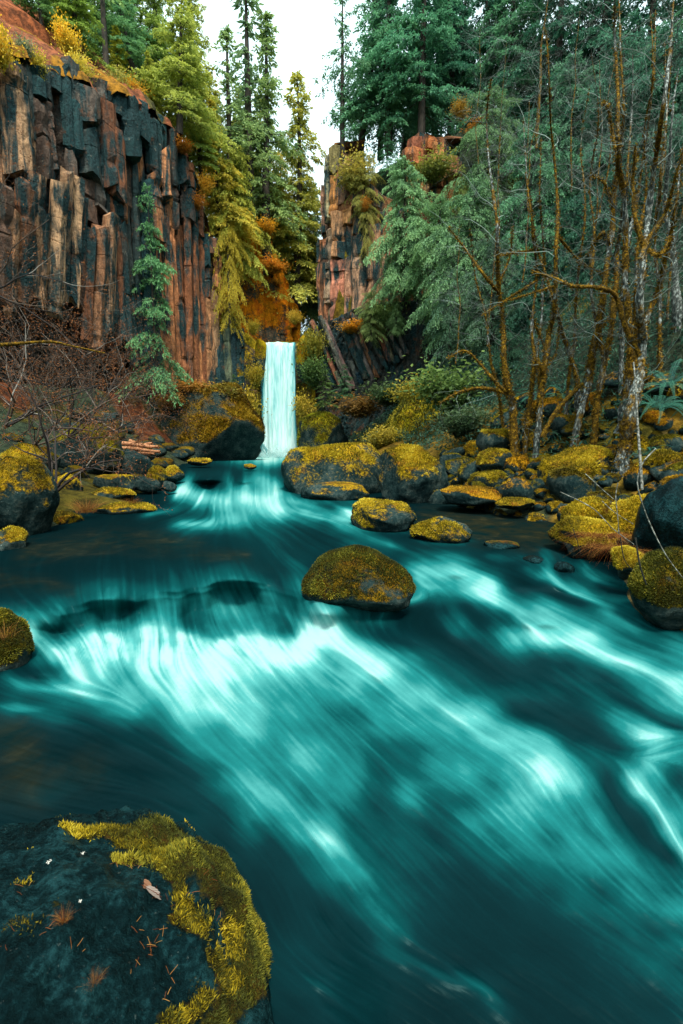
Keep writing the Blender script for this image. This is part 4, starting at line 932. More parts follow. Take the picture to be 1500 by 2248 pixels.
# ------------------------------------------------------------------ trees
def conifer_mesh(seed, H=20.0, nb=150, spread=0.17, t0=0.15, ntw=13, kl=16, leaf=0.30, droop=0.35, hang=0.25, shape='cone', wide=0.105, trunk_r=0.016, bow=0.0, ragged=0.35):
    rng = np.random.default_rng(seed)
    t = np.sort(t0 + (1 - t0) * rng.random(nb) ** 0.95)
    az = np.arange(nb) * 2.399963 + rng.uniform(-0.5, 0.5, nb)
    if shape == 'cone': env = (1 - t) ** 0.8 * 0.95 + 0.05
    elif shape == 'column': env = np.minimum(1, (1 - t) * 2.2 + 0.06) * (0.75 + 0.25 * np.sin(t * 19 + seed))
    else: env = np.sin(np.clip((1 - t) / (1 - t0), 0, 1) ** 0.75 * 2.6) * 0.95 + 0.08
    L = spread * H * env * (1 + rng.uniform(-1, 0.45, nb) * ragged)
    gaps = fbm(np.stack([t * 11, np.cos(az) * 1.5, np.sin(az) * 1.5], -1), 2, seed)
    L *= np.clip(1 + 1.7 * gaps, 0.22, 1.6)
    el = np.where(t > 0.85, 0.7, 0.25 - 0.55 * (1 - t)) + rng.normal(0, 0.1, nb)
    def trunk_xy(tt): return np.stack([bow * H * np.sin(tt * 2.6) * 0.08 + 0.0 * tt, bow * H * 0.05 * np.sin(tt * 4 + seed)], -1)
    B = np.concatenate([trunk_xy(t), (t * H)[:, None]], 1)
    h = np.stack([np.cos(az), np.sin(az), 0 * az], -1)
    def bp(i, s):
        return B[i] + h[i] * (L[i] * s)[:, None] + np.stack([0 * s, 0 * s, el[i] * L[i] * s - droop * L[i] * s * s], -1)
    cnt = np.maximum(4, (ntw * L / (spread * H) * 1.5 + 2).astype(int))
    bi = np.repeat(np.arange(nb), cnt); n = len(bi)
    s = rng.uniform(0.12, 1.0, n) ** 0.85
    p0 = bp(bi, s); tan = nrm(bp(bi, np.minimum(s + 0.05, 1.1)) - bp(bi, s - 0.05))
    sd = np.where(rng.random(n) < 0.5, 1, -1)
    side = np.stack([-h[bi][:, 1], h[bi][:, 0], 0 * s], -1) * sd[:, None]
    tw = nrm(tan * 0.55 + side * rng.uniform(0.3, 1.0, n)[:, None] + np.array([0, 0, -hang]) * rng.uniform(0.3, 1.6, n)[:, None])
    tl = L[bi] * 0.40 * (1.1 - 0.65 * s) * rng.uniform(0.5, 1.2, n) + leaf * 0.5
    k = np.maximum(3, (kl * np.clip(tl / (0.055 * H), 0.4, 1.6)).astype(int))
    ti = np.repeat(np.arange(n), k); m = len(ti)
    u = rng.random(m)
    O = p0[ti] + tw[ti] * (tl[ti] * u)[:, None] + np.stack([0 * u, 0 * u, -hang * 0.5 * tl[ti] * u * u], -1) + rng.normal(0, 0.05, (m, 3))
    D = nrm(tw[ti] + rng.normal(0, 0.45, (m, 3)) + np.array([0, 0, -hang * 0.5]))
    S = nrm(np.cross(D, np.array([0, 0, 1.0]) + rng.normal(0, 0.35, (m, 3))))
    ls = leaf * rng.uniform(0.6, 1.4, m)
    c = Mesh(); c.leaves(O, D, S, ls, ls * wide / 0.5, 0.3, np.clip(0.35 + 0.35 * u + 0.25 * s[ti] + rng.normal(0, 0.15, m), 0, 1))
    # leader
    crown = c.build('crown', M['needle'], False)
    w = Mesh(); tt = np.linspace(0, 1, 14)
    w.tube(np.concatenate([trunk_xy(tt), (tt * H - 0.4 * (tt == 0))[:, None]], 1), trunk_r * H * (1 - tt) ** 0.8 + 0.02, 7)
    for i in range(0, nb, 2):
        ss = np.linspace(0, 0.85, 4); ii = np.full(4, i)
        w.tube(bp(ii, ss), np.linspace(0.035, 0.01, 4) * H / 20, 3)
    return w.build('trunk', M['bark']), crown
def shrub_mesh(seed, n=2600, leaf=0.13, r=1.0, tall=1.4, wide=0.3):
    rng = np.random.default_rng(seed); c = Mesh(); w = Mesh()
    for k in range(9):
        a = rng.uniform(0, 6.28); e = np.array([math.cos(a) * rng.uniform(.3, 1) * r * .7, math.sin(a) * rng.uniform(.3, 1) * r * .7, tall * rng.uniform(.5, 1.0)])
        tt = np.linspace(0, 1, 5)[:, None]; w.tube(tt * e + np.array([0, 0, .2]) * np.sin(tt * 3) , np.linspace(.03, .008, 5), 4)
        m = n // 9; q = rng.random((m, 1)) ** .6
        P = q * e + rng.normal(0, 1, (m, 3)) * np.array([.26, .26, .2]) * r * (0.35 + q)
        D = nrm(rng.normal(0, 1, (m, 3)) + nrm(e[None]) * .9); S = nrm(np.cross(D, np.array([0, 0, 1]) + rng.normal(0, .4, (m, 3))))
        l = leaf * rng.uniform(.6, 1.4, m); c.leaves(P, D, S, l, l * wide, .3, np.clip(.3 + .5 * (P[:, 2] / tall) + rng.normal(0, .15, m), 0, 1))
    return w.build('stem', M['bark']), c.build('foliage', M['leaf'], False)

PROTO = {
 'fir0': conifer_mesh(1, nb=190, spread=0.15, t0=0.12, ntw=18, leaf=0.25, bow=0.25),
 'fir1': conifer_mesh(2, nb=150, spread=0.13, t0=0.22, ntw=15, leaf=0.24, droop=0.5, ragged=0.6, bow=0.5),
 'fir2': conifer_mesh(3, nb=170, spread=0.18, t0=0.1, ntw=18, leaf=0.26, droop=0.3, ragged=0.5),
 'thin': conifer_mesh(4, nb=95, spread=0.075, t0=0.18, ntw=9, kl=10, leaf=0.24, droop=0.7, hang=0.6, shape='column', ragged=0.8, trunk_r=0.011),
 'bare': conifer_mesh(5, nb=60, spread=0.08, t0=0.42, ntw=7, kl=5, leaf=0.30, droop=0.6, hang=0.5, shape='column', ragged=0.9, trunk_r=0.011),
 'cedar0': conifer_mesh(6, nb=170, spread=0.20, t0=0.05, ntw=20, kl=15, leaf=0.26, droop=0.5, hang=0.55, shape='dome', wide=0.12),
 'cedar1': conifer_mesh(7, nb=180, spread=0.23, t0=0.04, ntw=21, kl=15, leaf=0.25, droop=0.45, hang=0.45, shape='dome', wide=0.11, ragged=0.55),
 'hang': conifer_mesh(8, nb=150, spread=0.17, t0=0.0, ntw=17, kl=16, leaf=0.20, droop=0.9, hang=0.8, shape='dome', wide=0.12),
 'sapling': conifer_mesh(9, H=20, nb=120, spread=0.26, t0=0.05, ntw=15, kl=13, leaf=0.36, droop=0.25, hang=0.15, ragged=0.3, trunk_r=0.012),
}
SHRUB = [shrub_mesh(s) for s in range(4)]
def plant(kind, name, label, cat, loc, H, tint, rotz=0.0, group=None, lean=(0, 0), sx=1.0):
    tr, cr = PROTO[kind]
    o = thing(name, label, cat, loc, group)
    k = H / 20.0; o.scale = (k * sx, k * sx, k); o.rotation_euler = (lean[0], lean[1], rotz)
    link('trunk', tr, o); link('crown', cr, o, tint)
    return o
YEL, OLI, GRN, TEA, DTE, PAL, GLD = (0.27, 0.245, 0.032), (0.15, 0.185, 0.04), (0.085, 0.165, 0.068), (0.050, 0.150, 0.092), (0.022, 0.088, 0.062), (0.105, 0.215, 0.115), (0.42, 0.30, 0.022)
def tree(kind, label, px, pb, pt, d, tint, rotz=0.0, lean=(0, 0), sx=1.0, name='conifer', group=None, ground=True):
    if kind[:3] == 'fir': sx *= 1.3 if px < 760 else 1.1
    if kind in ('thin', 'bare'): sx *= 1.25
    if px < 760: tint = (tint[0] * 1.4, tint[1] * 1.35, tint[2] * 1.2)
    else: tint = tuple(c * (1.1 if pb < 800 else 0.75) for c in tint)  # low trees on the right slope: shade put into the tint
    a, b = W(px, pb, d), W(px, pt, d)
    if ground:
        g = float(terrain(a.x, a.y)); a.z = g - 0.3 if abs(g - a.z) < 3.5 else a.z
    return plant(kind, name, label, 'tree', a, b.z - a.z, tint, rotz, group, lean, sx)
T_ = tree
# left rim and slope
T_('fir2', 'dark conifer at the top left corner behind the red slope', 95, 110, -160, 48, (.05, .12, .045), 1)
T_('fir0', 'green conifer left of the dark leaning trunk on the rim', 175, 150, -190, 50, (.085, .15, .035), 2)
T_('bare', 'conifer with a bare dark trunk standing on the left rim', 236, 190, -260, 52, GRN, 3, sx=1.3)
T_('fir1', 'blue green conifer behind the bare dark trunk', 300, 220, -150, 56, (.06, .15, .085), 4, sx=1.2)
T_('fir2', 'yellow green conifer between the rim trunks', 265, 245, 55, 53, (.15, .18, .03), 5)
T_('fir2', 'broad conifer with a leaning trunk over the cliff edge', 395, 290, -30, 55, (.15, .20, .055), 0.6, lean=(0.02, 0.05), sx=1.25)
T_('fir0', 'olive conifer in front of the leaning trunk tree', 330, 285, 110, 54, OLI, 2.2)
T_('fir0', 'green conifer filling the rim right of the leaning trunk', 440, 400, 110, 60, (.12, .19, .06), 4.2)
T_('thin', 'slim conifer with drooping tips against the pale sky', 510, 520, 55, 63, (.09, .155, .075), 0.4, sx=1.5)
T_('bare', 'tall bare trunked conifer reaching the top of the sky gap', 553, 560, -60, 66, (.07, .13, .08), 1.4, sx=1.5)
T_('fir1', 'tallest ragged conifer left of the sky gap', 600, 600, 10, 65, (.10, .165, .075), 2.5, sx=1.0)
T_('fir0', 'yellow green conifer at the right of the left tree group', 650, 690, 165, 70, (.17, .195, .05), 0.3, sx=0.95)
T_('fir2', 'golden green conifer hiding the feet of the tall ones', 535, 640, 270, 69, (.19, .20, .045), 1.1)
T_('fir0', 'yellow conifer clinging above the cliff end', 478, 560, 225, 61, (.22, .215, .045), 5.1, sx=1.1)
T_('cedar0', 'mid green cedar below the slim conifer', 520, 610, 330, 62, OLI, 3.3)
T_('cedar1', 'pale yellow cedar behind the orange spur', 620, 640, 330, 74, (.21, .21, .05), 0.9)
T_('hang', 'yellow cedar hanging over the cliff end beside the columns', 505, 708, 425, 59.6, (.19, .175, .022), 0.2, sx=.72, ground=False)
T_('hang', 'smaller yellow cedar hanging beside the orange spur', 515, 600, 470, 60.4, (.20, .18, .03), 2.2, ground=False, sx=.7)
T_('cedar1', 'dark cedar standing in the gorge behind the falls', 690, 730, 480, 74, (.04, .085, .04), 0.0)
T_('fir1', 'thin dark conifer far up the gorge in the sky gap', 690, 690, 395, 88, (.06, .11, .06), 2.0)
T_('fir0', 'shadowed conifer at the right wall of the gorge', 712, 720, 505, 80, (.035, .085, .045), 1.2)
T_('thin', 'faint conifer at the back of the gorge', 668, 690, 400, 95, (.07, .12, .07), 2.9, sx=1.3)
T_('fir2', 'tall green conifer filling the rim above the leaning trunk', 350, 250, -140, 62, (.11, .17, .05), 2.6)
T_('fir0', 'yellow green conifer at the left side of the pale sky patch', 425, 340, -40, 61, (.16, .20, .05), 1.6)
T_('fir2', 'dense conifer left of the tall one above the rim', 290, 230, -200, 62, (.08, .15, .05), 5.6)
T_('fir0', 'dense dark conifer behind the highest golden shrub', 205, 180, -200, 58, (.06, .13, .05), 0.2)
T_('fir2', 'dark conifer behind the top of the red slope', 130, 120, -200, 56, (.05, .12, .055), 4.6)
T_('fir0', 'dark conifer at the upper left corner of the picture', 55, 60, -220, 52, (.045, .11, .05), 3.6)
T_('fir2', 'yellow conifer below the pale sky patch', 468, 430, 140, 66, (.17, .20, .05), 0.5)
T_('fir0', 'soft green conifer behind the tallest ragged one', 585, 640, 210, 72, (.13, .18, .06), 3.1)
T_('fir2', 'pale conifer filling the left group behind the slim one', 535, 520, 190, 70, (.14, .18, .06), 1.7)
# slim conifer growing before the left cliff
T_('sapling', 'slim green conifer growing up in front of the orange columns', 345, 845, 408, 49, (.055, .15, .085), 0.5, sx=0.62, ground=False)
# right rim
T_('thin', 'wispy conifer alone at the right edge of the sky gap', 752, 335, -35, 63, (.05, .125, .085), 0.2, sx=1.25, ground=False)
T_('fir1', 'teal conifer on the tower cliff behind the wispy one', 800, 345, -120, 66, (.06, .155, .10), 1.1, sx=1.1, ground=False)
T_('fir0', 'dense teal conifer on top of the tower cliff', 858, 330, -200, 64, (.055, .16, .10), 2.4, sx=1.1, ground=False)
T_('fir2', 'broad dark conifer with visible trunk above the outcrop', 925, 300, -260, 62, (.045, .15, .095), 0.8, ground=False)
T_('fir0', 'deep green conifer behind the outcrop', 985, 290, -220, 66, DTE, 4.0, ground=False)
T_('fir1', 'dark conifer in the upper right forest beside the small sky hole', 1060, 300, -200, 66, DTE, 5.0, ground=False)
T_('fir0', 'teal conifer on the middle of the right skyline', 1120, 330, -260, 62, TEA, 1.9)
T_('fir2', 'dark teal conifer at the top right of the forest', 1215, 350, -300, 58, DTE, 2.7)
T_('fir0', 'shaded conifer behind the tall mossy trunk', 1300, 330, -320, 55, DTE, 0.1)
T_('fir2', 'tall conifer filling the top right corner', 1410, 330, -330, 50, (.03, .105, .075), 3.0)
T_('fir1', 'conifer at the right edge of the upper forest', 1500, 330, -300, 47, TEA, 3.8)
T_('fir1', 'slim teal conifer left of the broad one above the outcrop', 890, 330, -120, 70, (.05, .155, .105), 0.4, ground=False)
T_('fir0', 'slim dark conifer just right of the broad one', 960, 320, -160, 71, (.04, .13, .09), 1.4, ground=False)
T_('fir1', 'slim conifer beside the small sky hole in the skyline', 1022, 310, -150, 72, (.04, .125, .085), 2.4, ground=False)
T_('fir0', 'slim teal conifer in the second row of the right skyline', 1095, 320, -180, 68, (.045, .135, .095), 3.4, ground=False)
T_('fir1', 'slim conifer behind the rusty bare tree', 1170, 340, -200, 64, (.04, .125, .09), 4.4, ground=False)
T_('fir1', 'slim teal conifer between the tower conifers', 828, 340, -60, 68, (.06, .16, .105), 5.4, ground=False)
T_('sapling', 'young teal fir under the tower cliff skyline', 850, 385, 275, 61, TEA, 1.0, ground=False)
# right slope cedars
T_('cedar0', 'pale green cedar below the orange outcrop', 885, 655, 350, 55, PAL, 0.4, ground=False)
T_('cedar1', 'light cedar right of the pale one, below the outcrop', 960, 720, 430, 52, (.088, .185, .09), 1.7)
T_('cedar0', 'grey green cedar with long sprays at mid slope', 1030, 780, 395, 46, (.075, .165, .09), 2.8)
T_('cedar1', 'teal cedar beside the leftmost mossy alder', 1075, 860, 520, 40, (.065, .15, .10), 0.9)
T_('hang', 'drooping cedar low on the slope left of the alders', 985, 850, 590, 44, (.05, .13, .085), 4.0)
T_('cedar1', 'dark cedar filling the hollow behind the slanting alder', 1170, 880, 560, 37, DTE, 2.1)
T_('cedar0', 'tall teal cedar behind the middle alders', 1150, 720, 260, 46, TEA, 5.4)
T_('cedar1', 'shadowy cedar behind the two middle alders', 1255, 850, 430, 36, (.028, .11, .08), 0.5)
T_('cedar0', 'dark teal cedar behind the tall mossy trunk', 1345, 860, 350, 33, DTE, 3.6)
T_('hang', 'drooping dark cedar behind the thickest alder', 1420, 880, 520, 30, (.024, .10, .075), 1.3)
T_('cedar1', 'dark cedar at the right edge over the ferns', 1500, 860, 280, 29, DTE, 2.6)
T_('cedar0', 'grey green cedar high on the middle of the right slope', 1240, 560, 130, 48, (.05, .135, .095), 0.7)
T_('cedar1', 'blue green cedar high on the right slope', 1340, 560, 80, 44, (.04, .125, .095), 4.4)
T_('cedar0', 'blue green cedar under the top right corner', 1440, 560, 60, 40, (.035, .115, .085), 5.9)
T_('cedar1', 'light sprayed cedar above the outcrop at right', 1075, 480, 200, 55, (.08, .165, .085), 3.9)
T_('hang', 'small yellow green cedar at the edge of the outcrop', 1010, 520, 360, 54, (.13, .18, .05), 2.2)
T_('cedar1', 'low dark cedar at the foot of the right slope', 1110, 930, 730, 33, (.025, .085, .055), 5.0)
T_('hang', 'low dark cedar right of the slanting alder foot', 1215, 930, 700, 29, (.022, .085, .06), 0.8)
T_('cedar0', 'low teal cedar between the thick trunk and the ferns', 1330, 930, 690, 26, (.022, .095, .07), 2.0)
T_('cedar1', 'young pale cedar on the fan cliff ledge', 815, 745, 640, 56, (.12, .18, .07), 1.0, ground=False)
T_('cedar0', 'young green cedar beside the ledge moss of the fan cliff', 870, 735, 655, 55, (.07, .14, .06), 2.0, ground=False)
T_('hang', 'yellow cedar draped on the face of the tower cliff', 805, 560, 415, 60.0, (.17, .18, .05), 2.4, sx=.8, ground=False)
T_('cedar1', 'yellow green cedar at the top of the tower face', 800, 480, 335, 60.5, (.16, .18, .05), 1.3, ground=False)
T_('sapling', 'young fir at the foot of the fan cliff', 757, 870, 800, 56, (.03, .085, .05), 1, sx=1.3, ground=False)
T_('sapling', 'small fir on the ledge right of the falls', 715, 890, 810, 57, (.05, .10, .04), 2, sx=1.3, ground=False)
T_('sapling', 'small fir on the mossy dome left of the falls', 515, 880, 822, 54, (.045, .10, .035), 2, sx=1.3, ground=False)

def shrub(label, px, py, d, h, tint, k=0, group=None, name='shrub', sx=1.0):
    a = W(px, py, d); st, fo = SHRUB[k % 4]
    o = thing(name, label, 'shrub', a, group); q = h * MPP(px, py, d) / 1.4; o.scale = (q * sx, q * sx, q); o.rotation_euler = (0, 0, k * 1.3)
    link('stem', st, o); link('foliage', fo, o, tint); return o
for k, (l, px, py, d, h, c, sx) in enumerate([
 ('golden shrub cut by the left edge high on the red slope', 5, 150, 37, 85, GLD, .7),
 ('bright golden shrub standing highest on the red slope', 152, 120, 46, 55, GLD, .8),
 ('yellow green shrub just below the highest golden shrub', 175, 190, 45, 60, (.33, .29, .04), .8),
 ('small yellow shrub hanging on the red slope left of the others', 88, 178, 41, 50, (.30, .26, .03), .7),
 ('grey green shrub on the red slope near the left edge', 58, 128, 40, 40, (.11, .15, .09), .8),
 ('gold shrub at the lip of the cliff in the middle of the red slope', 240, 225, 49, 40, (.36, .25, .025), .9),
 ('pale green shrub below the rim conifers', 255, 215, 51, 50, (.22, .23, .06), .9),
 ('orange shrub on the rim left of the leaning trunk', 300, 235, 52, 45, (.34, .20, .02), .9),
 ('small gold shrub drooping over the cliff lip', 268, 275, 49, 40, (.40, .24, .018), 1.0),
 ('orange bush on the shoulder of the cliff', 400, 335, 54, 24, (.24, .10, .012), 1.5),
 ('low orange bush at the broken end of the cliff top', 428, 462, 56, 28, (.24, .10, .012), 1.2),
 ('gold bush at the lower end of the cliff top', 445, 430, 57, 40, (.34, .20, .02), .9),
 ('orange moss bush on the ledge of the fan cliff', 770, 730, 58, 24, (.34, .17, .012), 2.2),
 ('green bush on the ledge right of the orange moss', 840, 715, 56, 45, (.10, .16, .05), 1.2),
 ('yellow bush on top of the tower cliff', 775, 420, 60.3, 60, (.22, .20, .04), 1.0),
 ('orange bush on the tower cliff face', 800, 465, 59.8, 24, (.30, .14, .02), 1.0),
 ('orange bush right of the outcrop', 1045, 300, 57, 30, (.24, .12, .02), 1.4),
 ('olive bush at the foot of the outcrop', 950, 400, 57, 45, (.12, .14, .03), 1.6),
 ('gold bush above the outcrop', 1010, 262, 58, 32, (.26, .17, .03), 1.0),
 ('olive bush left of the waterfall lip', 556, 735, 59.0, 28, (.20, .17, .015), .8),
 ('olive bush hanging right of the waterfall lip', 690, 790, 58.5, 60, (.15, .15, .02), .7),
 ('green bush halfway down the right side of the falls', 690, 850, 57.5, 55, (.05, .10, .03), 1.0),
 ('gold bush at the right foot of the falls', 672, 930, 57, 55, (.22, .18, .02), .7),
 ('olive bush on the left side wall of the falls', 562, 850, 59.2, 45, (.20, .17, .015), .6),
 ('olive bush at the left foot of the falls', 552, 940, 57.5, 80, (.20, .16, .015), .6),
 ('rust bush on the spur above the falls', 605, 600, 63, 26, (.30, .13, .012), 1.8),
 ('gold bush at the foot of the spur', 648, 712, 63, 26, (.26, .20, .025), 1.0),
 ('gold bush on the crest of the spur', 585, 520, 63.5, 28, (.34, .19, .015), 1.6),
 ('rust bush on the crown of the rock dome', 430, 868, 50, 30, (.20, .10, .02), 2.4),
 ('olive bush on the shoulder of the rock dome', 492, 880, 50, 34, (.12, .11, .02), 1.8),
 ('rusty bush at the left side of the rock dome', 378, 900, 49, 36, (.16, .085, .02), 1.5),
 ('dark olive bush low on the rock dome by the pool', 510, 950, 51, 34, (.10, .10, .018), 1.5),
 ('brown bush in the hollow under the fan cliff', 790, 915, 52, 45, (.10, .06, .015), 2.0),
 ('dark bush at the mouth of the small cave', 850, 890, 50, 45, (.03, .06, .025), 2.0),
 ('gold fringed bush sloping down right of the falls', 905, 890, 42, 50, (.17, .155, .02), 1.5),
 ('green leafy bush spilling over the mossy mound', 985, 900, 34, 85, (.075, .135, .04), 1.5),
 ('olive bush at the lower end of the mossy mound', 830, 985, 38, 45, (.18, .155, .02), 1.5),
 ('dark shrub behind the upright mossy boulder', 1010, 960, 27, 60, (.03, .06, .03), 1.6),
]): shrub(l, px, py, d, h, c, k, sx=sx)

# low leafy growth that covers the right slope and the canyon sides
def undergrowth():
    rng = np.random.default_rng(55); m = Mesh(); n = 110000
    y = rng.uniform(18, 62, n); t = rng.uniform(3.5, 38, n) ** 1.0; x = x_right(y) + t
    z = terrain(x, y) + rng.random(n) ** 2 * 0.9
    keep = np.abs(x) < y * 0.8 + 4; x, y, z = x[keep], y[keep], z[keep]; n = len(x)
    D = nrm(rng.normal(0, 1, (n, 3)) + [-.8, -.4, .1]); S = nrm(np.cross(D, [0, 0, 1] + rng.normal(0, .4, (n, 3))))
    l = rng.uniform(.12, .34, n); m.leaves(np.stack([x, y, z], -1), D, S, l, l * .15, .3, np.clip(rng.normal(.45, .2, n), 0, 1))
    link('undergrowth', m.build('undergrowth', M['fern'], False), None, (.022, .07, .048), kind='stuff', label='dense low ferns and leaves covering the steep right slope')  # dark tint carries the painted shade low on the slope
undergrowth()

# ------------------------------------------------------------------ ferns
def fern_fronds(seed, nf=15, L=1.0):
    rng = np.random.default_rng(seed); out = []
    for f in range(nf):
        m = Mesh(); a = f * 6.283 / nf + rng.uniform(-.25, .25); l = L * rng.uniform(.7, 1.1); up = rng.uniform(.45, 1.0)
        s = np.linspace(0.08, 1, 44); hx = np.array([math.cos(a), math.sin(a), 0]); sd = np.array([-hx[1], hx[0], 0])
        P = hx * (l * s)[:, None] + np.stack([0 * s, 0 * s, l * (up * 1.5 * s - (up * 1.2 + .25) * s * s)], -1)
        m.tube(P, .006, 3, .3)
        T = nrm(np.gradient(P, axis=0)); pl = l * .085 * np.sin(np.clip(s * 1.02, 0, 1) ** .6 * 3.0) + .01
        for g in (-1, 1):
            D = nrm(sd * g + T * .35 + np.array([0, 0, -.15]))
            m.leaves(P, D, T, pl, .0055 * l, .1, np.clip(.35 + .4 * s + rng.normal(0, .1, len(s)), 0, 1))
        out.append(m.build('frond', M['fern'], False))
    return out
FERN = [fern_fronds(s) for s in range(3)]
for k, (l, px, py, d, h) in enumerate([
 ('large teal sword fern highest at the right edge', 1470, 850, 17, 90), ('teal sword fern under the highest one', 1440, 900, 16.5, 85), ('sword fern cut by the right edge above the mossy boulders', 1510, 920, 15, 85),
 ('sword fern left of the fern cluster, beside the thick trunk', 1425, 850, 18.5, 60), ('small fern growing among the gold boulders at right', 1425, 1000, 15.5, 45), ('shaded fern behind the alder row', 1300, 880, 22, 60),
 ('dark fern right of the slanting alder', 1240, 870, 24, 60), ('dark fern at the back of the boulder field', 1180, 880, 26, 55), ('fern between the thick trunk and the birch', 1385, 900, 20, 55)]):
    a = W(px, py, d); o = thing('fern', l, 'fern', a, None); q = h * MPP(px, py, d) * 1.1; o.scale = (q, q, q); o.rotation_euler = (0.25, -.35, k * 1.1)
    for fm_ in FERN[k % 3]: link('frond', fm_, o, (.030, .13, .10))

# ------------------------------------------------------------------ bare wood: alders, saplings, brush
def smooth_path(pts, n):
    P = np.array([tuple(p) for p in pts], float); m = len(P)
    t = np.linspace(0, m - 1, n); i = np.clip(np.floor(t).astype(int), 0, m - 2); f = (t - i)[:, None]
    p0, p1, p2, p3 = P[np.maximum(i - 1, 0)], P[i], P[i + 1], P[np.minimum(i + 2, m - 1)]
    return 0.5 * (2 * p1 + (p2 - p0) * f + (2 * p0 - 5 * p1 + 4 * p2 - p3) * f ** 2 + (3 * p1 - p0 - 3 * p2 + p3) * f ** 3)
def grow(m, p, d, L, r, lvl, rng, rnd, bud=None, spread=0.7, grav=0.0, kids=(3, 6), sides=4, wander=0.25, endr=0.25):
    n = 6 if lvl > 0 else 4; P = [np.array(p, float)]; d = np.array(d, float)
    for _ in range(n):
        d = nrm((d + rng.normal(0, wander, 3) + np.array([0, 0, grav]))[None])[0]; P.append(P[-1] + d * L / n)
    P = np.array(P); rr = np.linspace(r, max(r * endr, 0.0022), n + 1)
    m.tube(P, rr, sides if lvl > 0 else 3, rnd(rng))
    if bud is not None and lvl <= 1:
        k = int(rng.integers(2, 6)); i = rng.integers(1, n + 1, k)
        D = nrm(rng.normal(0, 1, (k, 3)) + d); bud.leaves(P[i] + rng.normal(0, .01, (k, 3)), D, nrm(np.cross(D, rng.normal(0, 1, (k, 3)))), rng.uniform(.04, .1, k), .016, .2, rng.random(k))
    if lvl > 0:
        for _ in range(int(rng.integers(*kids))):
            i = int(rng.integers(1, n + 1)); tt = nrm((P[i] - P[i - 1])[None])[0]
            nd = nrm((tt + rng.normal(0, spread, 3) + np.array([0, 0, 0.12]))[None])[0]
            grow(m, P[i], nd, L * rng.uniform(.35, .7), rr[i] * 0.6, lvl - 1, rng, rnd, bud, spread, grav, kids, sides, wander, endr)

